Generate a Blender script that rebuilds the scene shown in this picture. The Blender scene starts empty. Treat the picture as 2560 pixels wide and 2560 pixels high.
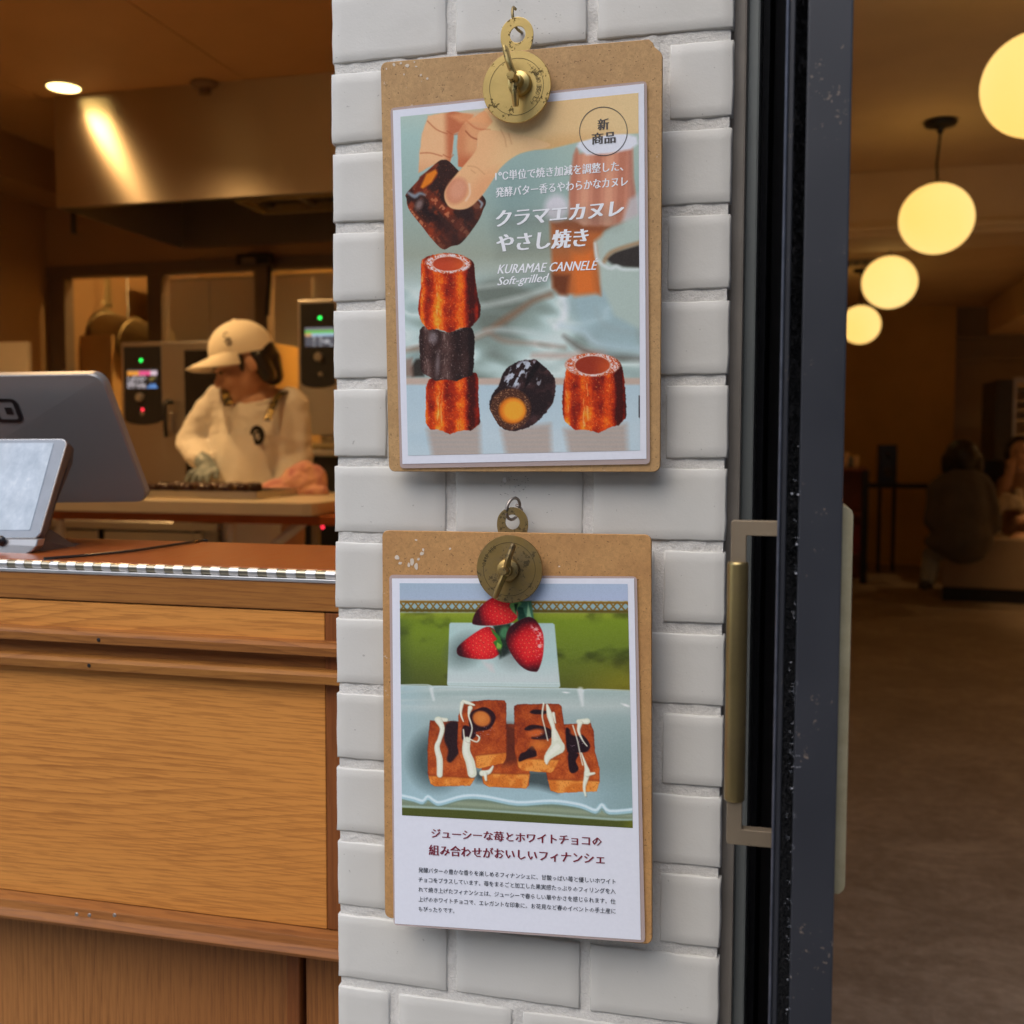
import bpy, bmesh, math, random
import numpy as np
from mathutils import Vector, Matrix, noise as mnoise
random.seed(7)
R = math.radians
SC = bpy.context.scene
COL = SC.collection

# ------------------------------------------------------------ camera, sky, sun, exposure
H = 1.12                                   # lens height above the pavement
F = 2700.7                                 # focal length in photograph pixels (2560 wide)
YAW, PITCH, ROLL = 0.252739, 0.061734, 0.002982
CAM = Vector((0.0, -0.9, H))               # the tiled pillar's face is the plane y = 0
fwd = Vector((-math.sin(YAW)*math.cos(PITCH), math.cos(YAW)*math.cos(PITCH), -math.sin(PITCH)))
rgt = Vector((math.cos(YAW), math.sin(YAW), 0))
up0 = rgt.cross(fwd)
rg = rgt*math.cos(ROLL) + up0*math.sin(ROLL)
up = -rgt*math.sin(ROLL) + up0*math.cos(ROLL)
cd = bpy.data.cameras.new('camera'); cam = bpy.data.objects.new('camera', cd); COL.objects.link(cam)
cam.matrix_world = Matrix(((rg.x, up.x, -fwd.x, CAM.x), (rg.y, up.y, -fwd.y, CAM.y), (rg.z, up.z, -fwd.z, CAM.z), (0, 0, 0, 1)))
cd.sensor_width = 36; cd.lens = 36*F/2560; cd.clip_start = 0.02; cd.clip_end = 200
cd.dof.use_dof = True; cd.dof.focus_distance = 0.90; cd.dof.aperture_fstop = 8.0
SC.camera = cam

w = bpy.data.worlds.new('World'); SC.world = w; w.use_nodes = True
nt = w.node_tree; nt.nodes.clear()
sky = nt.nodes.new('ShaderNodeTexSky'); sky.sky_type = 'NISHITA'; sky.sun_disc = False
SUN_EL, SUN_ROT = R(52), R(205)
sky.sun_elevation = SUN_EL; sky.sun_rotation = SUN_ROT; sky.dust_density = 2.0; sky.air_density = 1.0; sky.ozone_density = 0.6
bg = nt.nodes.new('ShaderNodeBackground'); bg.inputs[1].default_value = 0.15
wo = nt.nodes.new('ShaderNodeOutputWorld')
nt.links.new(sky.outputs[0], bg.inputs[0]); nt.links.new(bg.outputs[0], wo.inputs[0])
sd = bpy.data.lights.new('sun', 'SUN'); sd.energy = 0.7; sd.angle = R(60); sd.color = (1.0, 0.97, 0.93)
sun = bpy.data.objects.new('sun', sd); COL.objects.link(sun)
az = SUN_ROT
sdir = Vector((math.sin(az)*math.cos(SUN_EL), math.cos(az)*math.cos(SUN_EL), math.sin(SUN_EL)))
sun.rotation_euler = sdir.to_track_quat('Z', 'Y').to_euler(); sun.location = (0, -3, 8)
vs = SC.view_settings; vs.view_transform = 'Standard'; vs.look = 'None'; vs.exposure = 0.74; vs.gamma = 1; vs.use_curve_mapping = False
SC.cycles.max_bounces = 10
SC.cycles.sample_clamp_indirect = 3.0

# ------------------------------------------------------------ where a line of sight meets a plane of the place
def ray(px, py): return (fwd + rg*((px-1280)/F) - up*((py-1280)/F))
def hy(px, py, Y):
    d = ray(px, py); t = (Y-CAM.y)/d.y; return CAM + d*t
def hz(px, py, Z):
    d = ray(px, py); t = (Z-CAM.z)/d.z; return CAM + d*t
def hx(px, py, X):
    d = ray(px, py); t = (X-CAM.x)/d.x; return CAM + d*t
def htilt(px, py, a, b, off=0.0):          # plane y = a + b*(z-H) - off
    d = ray(px, py); t = (a-off-CAM.y+b*(CAM.z-H))/(d.y-b*d.z); return CAM + d*t

# ------------------------------------------------------------ object helpers
def tag(o, label=None, cat=None, group=None, kind=None):
    if label: o['label'] = label
    if cat: o['category'] = cat
    if group: o['group'] = group
    if kind: o['kind'] = kind
    return o
def thing(name, label, cat, loc=(0, 0, 0), group=None, rot=(0, 0, 0)):
    o = bpy.data.objects.new(name, None); COL.objects.link(o); o.location = loc; o.rotation_euler = rot
    o.empty_display_size = 0.05
    return tag(o, label, cat, group)
def link(name, me, mat=None, parent=None, loc=None, rot=None):
    """link a mesh whose coordinates are world coordinates unless loc is given"""
    if mat is not None and not me.materials: me.materials.append(mat)
    o = bpy.data.objects.new(name, me); COL.objects.link(o)
    if loc is not None: o.location = loc
    if rot is not None: o.rotation_euler = rot
    if parent is not None:
        o.parent = parent
        root = parent
        if loc is None:
            M = Matrix.Identity(4); p = parent
            chain = []
            while p is not None: chain.append(p); p = p.parent
            for q in reversed(chain):
                M = M @ Matrix.LocRotScale(q.location, q.rotation_euler, q.scale)
            Mi = M.inverted()
            o.location, o.rotation_euler = Mi.to_translation(), Mi.to_euler()
    return o
class MB:
    def __init__(s): s.v = []; s.f = []; s.sm = []
    def add(s, vs, fs, smooth=False):
        b = len(s.v); s.v += [tuple(v) for v in vs]; s.f += [tuple(i+b for i in f) for f in fs]; s.sm += [smooth]*len(fs); return s
    def hexa(s, p):                       # 8 points: bottom 4 ccw, top 4 ccw
        return s.add(p, [(3, 2, 1, 0), (4, 5, 6, 7), (0, 1, 5, 4), (1, 2, 6, 5), (2, 3, 7, 6), (3, 0, 4, 7)])
    def box(s, x0, x1, y0, y1, z0, z1):
        return s.hexa([(x0, y0, z0), (x1, y0, z0), (x1, y1, z0), (x0, y1, z0), (x0, y0, z1), (x1, y0, z1), (x1, y1, z1), (x0, y1, z1)])
    def quad(s, a, b, c, d): return s.add([a, b, c, d], [(0, 1, 2, 3)])
    def tube(s, pts, r, n=12, caps=True, flat=1.0, upv=None):
        pts = [Vector(p) for p in pts]; m = len(pts)
        rs = r if hasattr(r, '__len__') else [r]*m
        t0 = (pts[1]-pts[0]).normalized()
        u = Vector(upv) if upv is not None else (Vector((0, 0, 1)) if abs(t0.z) < .9 else Vector((1, 0, 0)))
        u = (u - t0*u.dot(t0)).normalized(); vs = []
        for i, p in enumerate(pts):
            t = (pts[min(i+1, m-1)]-pts[max(i-1, 0)]).normalized()
            u = (u - t*u.dot(t)).normalized(); v = t.cross(u)
            for k in range(n):
                a = 2*math.pi*k/n
                vs.append(p + u*(math.cos(a)*rs[i]) + v*(math.sin(a)*rs[i]*flat))
        fs = [(i*n+k, i*n+(k+1) % n, (i+1)*n+(k+1) % n, (i+1)*n+k) for i in range(m-1) for k in range(n)]
        s.add(vs, fs, True)
        if caps:
            b = len(s.v)-len(vs)
            s.f.append(tuple(b+k for k in reversed(range(n)))); s.f.append(tuple(b+(m-1)*n+k for k in range(n))); s.sm += [False]*2
        return s
    def lathe(s, prof, c, axis=(0, 0, 1), n=32, smooth=True, squash=None):
        ax = Vector(axis).normalized(); u = ax.orthogonal().normalized(); v = ax.cross(u); c = Vector(c); vs = []
        for (r, h) in prof:
            for k in range(n):
                a = 2*math.pi*k/n; vs.append(c + ax*h + (u*math.cos(a)+v*math.sin(a))*r)
        fs = [(i*n+k, i*n+(k+1) % n, (i+1)*n+(k+1) % n, (i+1)*n+k) for i in range(len(prof)-1) for k in range(n)]
        return s.add(vs, fs, smooth)
    def sphere(s, c, r, n=24, m=14, M=None):
        c = Vector(c); rr = r if hasattr(r, '__len__') else (r, r, r); vs = []
        for i in range(m+1):
            th = math.pi*i/m
            for k in range(n):
                a = 2*math.pi*k/n
                p = Vector((rr[0]*math.sin(th)*math.cos(a), rr[1]*math.sin(th)*math.sin(a), rr[2]*math.cos(th)))
                if M is not None: p = M @ p
                vs.append(c+p)
        fs = [(i*n+k, (i+1)*n+k, (i+1)*n+(k+1) % n, i*n+(k+1) % n) for i in range(m) for k in range(n)]
        return s.add(vs, fs, True)
    def mesh(s, name, bevel=0.0, seg=2, merge=True, sharp=42):
        me = bpy.data.meshes.new(name); me.from_pydata(s.v, [], s.f); me.update()
        me.polygons.foreach_set('use_smooth', s.sm); anysm = any(s.sm)
        bm = bmesh.new(); bm.from_mesh(me)
        if merge: bmesh.ops.remove_doubles(bm, verts=bm.verts, dist=1e-6)
        bmesh.ops.recalc_face_normals(bm, faces=bm.faces)
        if bevel > 0:
            es = [e for e in bm.edges if len(e.link_faces) == 2 and e.calc_face_angle(0) > 0.5]
            bmesh.ops.bevel(bm, geom=es, offset=bevel, segments=seg, affect='EDGES', profile=0.6, clamp_overlap=True)
        bm.to_mesh(me); bm.free(); me.update()
        if anysm: me.set_sharp_from_angle(angle=R(sharp))
        return me
    def build(s, name, mat, parent=None, bevel=0.0, seg=2, auto=False):
        me = s.mesh(name, bevel, seg)
        if auto:
            me.polygons.foreach_set('use_smooth', [True]*len(me.polygons)); me.set_sharp_from_angle(angle=R(40))
        return link(name, me, mat, parent)
def bx(name, mat, parent, x0, x1, y0, y1, z0, z1, bevel=0.0, seg=1):
    return MB().box(x0, x1, y0, y1, z0, z1).build(name, mat, parent, bevel, seg)
def prism(outline_front, thick, mb=None, inset=0.0):
    """outline_front: list of points of the face towards -y; body goes back by thick (vector)"""
    mb = mb or MB(); n = len(outline_front); t = Vector(thick)
    c = sum((Vector(p) for p in outline_front), Vector())/n
    A = [Vector(p) + (c-Vector(p)).normalized()*inset for p in outline_front]
    B = [Vector(p) + t*min(1, inset/max(t.length, 1e-9)) for p in outline_front]
    C = [Vector(p) + t for p in outline_front]
    vs = A + B + C
    fs = [tuple(range(n))] + [tuple(range(3*n-1, 2*n-1, -1))]
    for a in (0, n):
        fs += [(a+i, a+(i+1) % n, a+n+(i+1) % n, a+n+i) for i in range(n)]
    return mb.add(vs, fs)
def rrect(w_, h_, r, n=6, wob=0.0, cut=None):
    """rounded rectangle as (u,v) in 0..1, v up"""
    out = []
    for ci, (cx, cy, a0) in enumerate([(r, r, 180), (w_-r, r, 270), (w_-r, h_-r, 0), (r, h_-r, 90)]):
        for k in range(n+1):
            a = R(a0+90*k/n); out.append(((cx+r*math.cos(a))/w_, (cy+r*math.sin(a))/h_))
    return out
def bil(c, u, v):                          # c = TL, TR, BR, BL
    return (Vector(c[3])*(1-u)+Vector(c[2])*u)*(1-v) + (Vector(c[0])*(1-u)+Vector(c[1])*u)*v

# ------------------------------------------------------------ materials
def lin(c):
    return tuple(((x/255)/12.92 if x/255 <= .04045 else ((x/255+.055)/1.055)**2.4) for x in c)
class NT:
    def __init__(s, name):
        s.m = bpy.data.materials.new(name); s.m.use_nodes = True; s.t = s.m.node_tree
        s.p = s.t.nodes['Principled BSDF']; s.co = None
    def n(s, typ, **kw):
        nd = s.t.nodes.new(typ)
        for k, v in kw.items():
            if hasattr(nd, k) and k not in ('inputs',): setattr(nd, k, v)
        return nd
    def l(s, a, b): s.t.links.new(a, b)
    def coord(s, scale=(1, 1, 1), rnd=False, rot=(0, 0, 0)):
        c = s.n('ShaderNodeTexCoord'); mp = s.n('ShaderNodeMapping'); mp.inputs['Scale'].default_value = scale; mp.inputs['Rotation'].default_value = rot
        s.l(c.outputs['Object'], mp.inputs['Vector'])
        if rnd:
            oi = s.n('ShaderNodeObjectInfo'); ml = s.n('ShaderNodeMath'); ml.operation = 'MULTIPLY'; ml.inputs[1].default_value = 37.0
            s.l(oi.outputs['Random'], ml.inputs[0]); cb = s.n('ShaderNodeCombineXYZ')
            for i in range(3): s.l(ml.outputs[0], cb.inputs[i])
            s.l(cb.outputs[0], mp.inputs['Location'])
        return mp.outputs[0]
    def noise(s, vec, scale, detail=4, rough=.55, dist=0.0):
        nd = s.n('ShaderNodeTexNoise'); nd.inputs['Scale'].default_value = scale; nd.inputs['Detail'].default_value = detail
        nd.inputs['Roughness'].default_value = rough; nd.inputs['Distortion'].default_value = dist
        s.l(vec, nd.inputs['Vector']); return nd.outputs[0]
    def ramp(s, fac, stops):
        nd = s.n('ShaderNodeValToRGB'); el = nd.color_ramp.elements
        while len(el) < len(stops): el.new(0.5)
        for e, (p, c) in zip(el, stops):
            e.position = p; e.color = (*c, 1) if len(c) == 3 else c
        s.l(fac, nd.inputs[0]); return nd.outputs[0]
    def math(s, op, a, b=0.0, c=None):
        nd = s.n('ShaderNodeMath'); nd.operation = op
        for i, x in enumerate((a, b) if c is None else (a, b, c)):
            if hasattr(x, 'node'): s.l(x, nd.inputs[i])
            else: nd.inputs[i].default_value = x
        return nd.outputs[0]
    def mix(s, fac, a, b, typ='MIX'):
        nd = s.n('ShaderNodeMix'); nd.data_type = 'RGBA'; nd.blend_type = typ
        for i, x in ((0, fac), (6, a), (7, b)):
            if hasattr(x, 'node'): s.l(x, nd.inputs[i])
            elif i == 0: nd.inputs[0].default_value = x
            else: nd.inputs[i].default_value = (*x, 1)
        return nd.outputs[2]
    def bump(s, h, strength, dist):
        nd = s.n('ShaderNodeBump'); nd.inputs['Strength'].default_value = strength; nd.inputs['Distance'].default_value = dist
        s.l(h, nd.inputs['Height'])
        if s.p.inputs['Normal'].is_linked: s.l(s.p.inputs['Normal'].links[0].from_socket, nd.inputs['Normal'])
        s.l(nd.outputs[0], s.p.inputs['Normal'])
    def set(s, **kw):
        for k, v in kw.items():
            nm = {'base': 'Base Color', 'rough': 'Roughness', 'metal': 'Metallic', 'spec': 'Specular IOR Level', 'coat': 'Coat Weight', 'coatr': 'Coat Roughness',
                  'alpha': 'Alpha', 'em': 'Emission Color', 'ems': 'Emission Strength', 'aniso': 'Anisotropic', 'trans': 'Transmission Weight', 'ior': 'IOR', 'sheen': 'Sheen Weight', 'sss': 'Subsurface Weight'}[k]
            i = s.p.inputs[nm]
            if hasattr(v, 'node'): s.l(v, i)
            elif isinstance(v, tuple): i.default_value = (*v[:3], 1)
            else: i.default_value = v
        return s
def plain(name, c, rough=.5, metal=0.0, var=.12, scale=30, bump=0.0, bdist=.001, **kw):
    t = NT(name); v = t.coord(rnd=True); nz = t.noise(v, scale, 5)
    a = tuple(x*(1-var) for x in c); b = tuple(min(1, x*(1+var)) for x in c)
    t.set(base=t.ramp(nz, [(.3, a), (.7, b)]), metal=metal, **kw)
    n2 = t.noise(v, scale*.6, 3)
    t.set(rough=t.math('MULTIPLY_ADD', n2, .25*rough, rough*.87))
    if bump: t.bump(t.noise(v, scale*4, 4), bump, bdist)
    return t.m
def glow(name, c, s):
    t = NT(name); t.set(base=(0.02, 0.02, 0.02), em=c, ems=s, rough=.5); return t.m

M = {}
def mat_tile():
    t = NT('white_painted_tile'); v = t.coord(rnd=True)
    big = t.noise(v, 9, 3); mid = t.noise(v, 60, 4, .6)
    base = t.ramp(big, [(.25, (.615, .600, .545)), (.75, (.675, .662, .610))])
    spot = t.math('GREATER_THAN', t.noise(v, 210, 2, .5), .755)
    base = t.mix(t.math('MULTIPLY', spot, .45), base, (.25, .23, .2))
    t.set(base=base, rough=t.math('MULTIPLY_ADD', mid, .25, .34), spec=.4)
    t.bump(t.noise(v, 520, 3, .6), .20, .0006); t.bump(mid, .22, .0013); t.bump(t.noise(v, 22, 3), .22, .0022)
    return t.m
M['tile'] = mat_tile()
def mat_mortar():
    t = NT('painted_mortar'); v = t.coord()
    n1 = t.noise(v, 420, 5, .7); n2 = t.noise(v, 70, 3)
    t.set(base=t.ramp(n1, [(.3, (.64, .62, .57)), (.6, (.74, .72, .665))]), rough=.85)
    t.bump(n1, .6, .0022); t.bump(n2, .5, .003)
    return t.m
M['mortar'] = mat_mortar()
def mat_board(name, base, dark, spot):
    t = NT(name); v = t.coord()
    fib = t.noise(v, 260, 6, .75, .8); cl = t.noise(v, 34, 4, .6)
    c = t.ramp(fib, [(.28, tuple(x*.72 for x in base)), (.5, base), (.72, tuple(min(1, x*1.22) for x in base))])
    c = t.mix(t.ramp(cl, [(.42, (0, 0, 0)), (.75, (.55, .55, .55))]), c, dark)
    speck = t.math('GREATER_THAN', t.noise(v, 520, 2, .4), .70)
    c = t.mix(t.math('MULTIPLY', speck, .6), c, (.09, .045, .02))
    wear = t.math('MULTIPLY', t.math('GREATER_THAN', t.noise(v, 95, 5, .7), .66), t.math('GREATER_THAN', t.noise(v, 11, 1), spot))
    c = t.mix(t.math('MULTIPLY', wear, .8), c, (.62, .50, .38))
    t.set(base=c, rough=.62, spec=.35); t.bump(fib, .25, .0008)
    return t.m
M['board1'] = mat_board('hardboard_fibre', (.52, .315, .135), (.40, .225, .09), .60)
M['board2'] = mat_board('hardboard_orange', (.51, .275, .10), (.40, .195, .07), .585)
M['board_edge'] = plain('hardboard_edge', (.13, .075, .04), .8, var=.4, scale=200)
def mat_brass(name, c, tarn, amt, rough=.3, fleck=.0):
    t = NT(name); v = t.coord()
    n1 = t.noise(v, 45, 5, .65); n2 = t.noise(v, 260, 4, .7); n3 = t.noise(v, 22, 3)
    f = t.math('MULTIPLY', t.math('GREATER_THAN', n2, .54), t.math('GREATER_THAN', n1, .575-amt*.08))
    base = t.ramp(n3, [(.3, tuple(x*.78 for x in c)), (.7, c)])
    base = t.mix(t.ramp(n1, [(.42, (0, 0, 0)), (.72, (amt, amt, amt))]), base, tarn)
    base = t.mix(t.math('MULTIPLY', f, fleck), base, tuple(x*.25 for x in tarn))
    t.set(base=base, metal=.9, rough=t.math('MULTIPLY_ADD', n1, .35, rough)); t.bump(n2, .12, .0005)
    return t.m
M['brass1'] = mat_brass('bright_brass', (.72, .52, .19), (.38, .26, .09), .5, .20, .9)
M['brass2'] = mat_brass('tarnished_brass', (.42, .285, .10), (.20, .165, .11), .75, .32, .6)
M['brass3'] = mat_brass('old_brass', (.38, .285, .12), (.22, .165, .09), .6, .20)
M['brass4'] = mat_brass('dull_brass_bracket', (.40, .315, .215), (.28, .215, .15), .1, .42)
M['brass5'] = mat_brass('pale_brass_plate', (.62, .54, .34), (.40, .32, .19), .5, .42)
M['nickel'] = mat_brass('dull_nickel', (.5, .44, .38), (.25, .2, .17), .5, .22)
M['etched'] = plain('etched_line', (.10, .075, .03), .6, .5)
def mat_paper():
    t = NT('white_paper'); v = t.coord(); n1 = t.noise(v, 300, 3)
    t.set(base=t.ramp(n1, [(.3, (.80, .82, .89)), (.7, (.83, .85, .92))]), rough=.45, coat=.06, coatr=.18, spec=.25); t.bump(t.noise(v, 14, 2), .15, .002)
    return t.m
M['paper'] = mat_paper()
def mat_print():
    t = NT('printed_picture'); a = t.n('ShaderNodeAttribute'); a.attribute_name = 'print'; v = t.coord()
    lines = t.noise(v, 900, 2)
    c = t.mix(t.math('MULTIPLY', lines, .04), a.outputs['Color'], (.62, .64, .68))
    t.set(base=c, rough=.42, coat=.05, coatr=.16, spec=.10); t.bump(t.noise(v, 14, 2), .15, .002)
    return t.m
M['print'] = mat_print()
def mat_film():
    t = NT('laminate_film'); v = t.coord(); t.set(base=(.62, .50, .47), rough=.22, alpha=.62, spec=.6); t.bump(t.noise(v, 60, 2), .2, .001); return t.m
M['film'] = mat_film()
for nm, c in (('ink_white', (.93, .94, .96)), ('ink_grey', (.075, .065, .06)), ('ink_red', (.20, .012, .03)), ('ink_black', (.025, .03, .045))):
    M[nm] = plain(nm, c, .45, var=.03)

def mat_wood(name, light, mid, dark, ax='x', sc=1.0, bands=11.0, gloss=.38, fine=1.0, seed=0.0, lines=85.0):
    """oak veneer: cathedral lines from the level curves of a stretched noise, fine pores along the grain"""
    t = NT(name)
    st = {'x': (1.5*sc, 5, 7.5*sc), 'z': (7.5*sc, 5, 1.0*sc), 'y': (6*sc, 1.2*sc, 6*sc)}[ax]
    fs = {'x': (22, 200, 520*fine), 'z': (520*fine, 200, 16), 'y': (420*fine, 20, 420*fine)}[ax]
    c = t.n('ShaderNodeTexCoord'); mp = t.n('ShaderNodeMapping'); mp.inputs['Scale'].default_value = st; mp.inputs['Location'].default_value = (seed, seed*.37, seed*.71)
    t.l(c.outputs['Object'], mp.inputs[0]); mf = t.n('ShaderNodeMapping'); mf.inputs['Scale'].default_value = fs; t.l(c.outputs['Object'], mf.inputs[0])
    lv = t.noise(mp.outputs[0], .62, 1.5, .35, .25)
    fine1 = t.noise(mf.outputs[0], 1.0, 3, .6)
    sx = t.n('ShaderNodeSeparateXYZ'); t.l(c.outputs['Object'], sx.inputs[0])
    run = t.math('MULTIPLY', sx.outputs[0] if ax == 'z' else sx.outputs[2], lines)
    s = t.math('ADD', t.math('ADD', t.math('MULTIPLY', lv, bands), run), t.math('MULTIPLY', fine1, .30))
    fr = t.math('FRACT', s)
    pres = t.ramp(t.noise(mp.outputs[0], 2.3, 2, .5), [(.35, (.25, .25, .25)), (.65, (1, 1, 1))])
    line = t.ramp(fr, [(0.0, (0, 0, 0)), (.5, (.06, .06, .06)), (.80, (.55, .55, .55)), (.93, (1, 1, 1)), (1.0, (0, 0, 0))])
    tone = t.noise(mp.outputs[0], .5, 2, .5)
    base = t.ramp(tone, [(.3, mid), (.7, light)])
    base = t.mix(t.math('MULTIPLY', t.math('MULTIPLY', line, pres), .46), base, dark)
    pores = t.ramp(fine1, [(.38, (1, 1, 1)), (.52, (0, 0, 0))])
    base = t.mix(t.math('MULTIPLY', pores, .34), base, dark)
    t.set(base=base, rough=t.math('MULTIPLY_ADD', fine1, .2, gloss+.02), spec=.22)
    t.bump(fine1, .18, .0006)
    return t.m
OL, OM, OD = (.68, .295, .066), (.60, .235, .048), (.20, .058, .015)
M['oak_h'] = mat_wood('oak_panel', OL, OM, OD, 'x', 1.0, 38, seed=3.1, lines=125)
M['oak_h2'] = mat_wood('oak_rail', (.40, .172, .038), (.31, .12, .027), (.13, .04, .012), 'x', 1.4, 20, seed=8.7)
M['oak_h3'] = mat_wood('oak_ledge', (.38, .155, .036), (.28, .10, .024), (.11, .036, .011), 'x', 2.0, 14, seed=1.3)
M['oak_v'] = mat_wood('oak_stile', (.26, .085, .022), (.20, .062, .016), (.08, .024, .008), 'z', 1.0, 12, seed=5.2, lines=160)
M['oak_low'] = mat_wood('oak_low_panel', (.44, .185, .052), (.33, .125, .034), (.10, .034, .010), 'z', 1.0, 26, seed=2.4, lines=110)
M['oak_top'] = mat_wood('oak_counter_top', (.36, .095, .018), (.27, .062, .012), (.15, .035, .008), 'y', 1.0, 2, gloss=.2, seed=4.4, lines=0)

def mat_steel_door():
    t = NT('blackened_steel'); v = t.coord()
    n1 = t.noise(v, 7, 3); n2 = t.noise(v, 300, 4, .7); n3 = t.noise(v, 18, 4, .65)
    base = t.ramp(n1, [(.3, (.018, .019, .024)), (.7, (.028, .029, .035))])
    dust = t.math('MULTIPLY', t.math('GREATER_THAN', n2, .635), t.math('GREATER_THAN', n3, .55))
    base = t.mix(t.math('MULTIPLY', dust, .5), base, (.30, .22, .16))
    rust = t.math('MULTIPLY', t.math('GREATER_THAN', t.noise(v, 120, 5, .7), .57), t.math('GREATER_THAN', t.noise(v, 9, 1), .67))
    base = t.mix(t.math('MULTIPLY', rust, .4), base, (.17, .10, .065))
    t.set(base=base, rough=t.math('MULTIPLY_ADD', n3, .25, .34), spec=.5); t.bump(n2, .08, .0004)
    return t.m
M['steel'] = mat_steel_door()
M['steel_edge'] = plain('worn_steel_edge', (.10, .105, .13), .35, .5, .25, 90)
M['brush'] = plain('black_brush', (.004, .004, .005), .95, var=.6, scale=500)
M['lint'] = plain('grey_lint', (.42, .42, .44), .9, var=.2)
M['alu'] = plain('grey_green_aluminium', (.215, .23, .215), .42, .35, .05, 12)
M['beige_metal'] = plain('beige_jamb', (.33, .29, .24), .45, .25, .08, 20)
M['black_metal'] = plain('black_metal', (.010, .010, .012), .5, .1, .1, 12)
def mat_floor():
    t = NT('polished_concrete'); v = t.coord()
    v2 = t.coord((.9, 1.4, 1)); n1 = t.noise(v, 1.5, 6, .62, .8); n2 = t.noise(v, 26, 6, .7); n3 = t.noise(v2, 4.5, 6, .75, 1.2)
    base = t.ramp(n3, [(.3, (.17, .135, .105)), (.5, (.23, .185, .145)), (.66, (.34, .285, .23))])
    base = t.mix(t.ramp(n2, [(.42, (0, 0, 0)), (.7, (.5, .5, .5))]), base, (.46, .39, .32))
    base = t.mix(t.ramp(n1, [(.4, (0, 0, 0)), (.7, (.6, .6, .6))]), base, (.14, .108, .08))
    t.set(base=base, rough=t.math('MULTIPLY_ADD', n2, .2, .36)); t.bump(n2, .3, .004)
    return t.m
M['concrete'] = mat_floor()
M['plaster_warm'] = plain('warm_plaster', (.80, .60, .37), .75, var=.06, scale=3, bump=.1)
M['plaster_ochre'] = plain('ochre_plaster', (.66, .42, .13), .8, var=.12, scale=2.2, bump=.15)
M['plaster_grey'] = plain('grey_plaster', (.36, .29, .22), .8, var=.06, scale=3)
M['ceil_board'] = plain('ceiling_board', (.42, .25, .11), .7, var=.05, scale=4)
M['kit_wall'] = plain('kitchen_wall', (.34, .205, .10), .6, var=.06, scale=3)
M['brown_frame'] = plain('brown_frame', (.16, .10, .06), .5, var=.1, scale=6)
def mat_stainless(name, c=(.62, .60, .57), rough=.28, aniso=.0, sc=(2, 2, 400), metal=1.0):
    t = NT(name); v = t.coord(sc); n1 = t.noise(v, 3, 3)
    t.set(base=c, metal=metal, rough=t.math('MULTIPLY_ADD', n1, .12, rough-.06), aniso=aniso)
    if aniso:
        tg = t.n('ShaderNodeTangent'); tg.direction_type = 'RADIAL'; tg.axis = 'Z'; t.l(tg.outputs[0], t.p.inputs['Tangent']); t.p.inputs['Anisotropic Rotation'].default_value = .25
    return t.m
M['hood'] = mat_stainless('brushed_hood', (.56, .49, .40), .46, .94)
M['stainless'] = mat_stainless('stainless', (.50, .475, .44), .34, 0)
M['stainless_dk'] = mat_stainless('stainless_dark', (.30, .29, .28), .4, 0)
M['duct'] = mat_stainless('zinc_duct', (.27, .215, .115), .42, 0, (30, 30, 4), .35)
M['black_plastic'] = plain('black_plastic', (.012, .012, .014), .32, var=.1)
M['dark_plastic'] = plain('dark_grey_plastic', (.05, .045, .045), .45, var=.1)
def mat_pane():
    t = NT('glass_pane'); t.set(base=(.9, .9, .88), rough=.05, alpha=.22, spec=.8); return t.m
M['pane'] = mat_pane()
M['lamp_globe'] = None

# ============================================================ STREET AND ROOMS
XL, XR = -0.3966, -0.0518                  # tiled pillar
def struct(name, mat, x0, x1, y0, y1, z0, z1): return tag(bx(name, mat, None, x0, x1, y0, y1, z0, z1), kind='structure')
M['asphalt'] = plain('asphalt', (.055, .055, .055), .9, var=.25, scale=60, bump=.4, bdist=.004)
M['paving'] = plain('grey_paving', (.30, .29, .27), .8, var=.12, scale=20, bump=.2)
M['opp'] = plain('street_render', (.34, .33, .31), .85, var=.1, scale=2)
struct('street', M['asphalt'], -30, 30, -30, -1.5, -.35, -.10)
struct('pavement', M['paving'], -30, 30, -1.5, -0.02, -.35, -.004)
struct('cafe_floor', M['concrete'], -.30, 8, .0, 14, -.35, 0)
struct('kitchen_floor', M['paving'], -6, -.30, .0, 9, -.35, 0)
KC = 2.50; CC = 2.43                       # ceilings
# the building over the two openings
lint_ = struct('facade_lintel', M['mortar'], -6, 8, .0, .30, 2.32, 7.0)
struct('light_block_header', M['mortar'], -2.4, -.405, .0, .30, 1.74, 2.32)  # unseen header, hung low to hold daylight out of the kitchen
struct('side_facade', M['mortar'], 2.3, 8, .0, .25, 0, 2.32)
struct('side_facade_left', M['mortar'], -6, -2.4, .0, .25, 0, 2.32)
# houses over the street
opp = thing('street_house', 'grey rendered house on the far side of the street', 'building', (0, -9, 0))
bx('wall', M['opp'], opp, -14, 14, -15, -9, -.1, 6.0)
M['dark_glass'] = plain('dark_window', (.03, .035, .04), .1, var=.05)
wm = None
for i in range(7):
    for j in range(2):
        bx('window', M['dark_glass'], opp, -12+i*3.6, -10.4+i*3.6, -9.03, -8.98, .9+j*3.0, 2.5+j*3.0)

# party wall between kitchen and cafe
struct('party_wall', M['plaster_warm'], -.36, -.22, .42, 10.0, 0, CC+.3)

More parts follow.
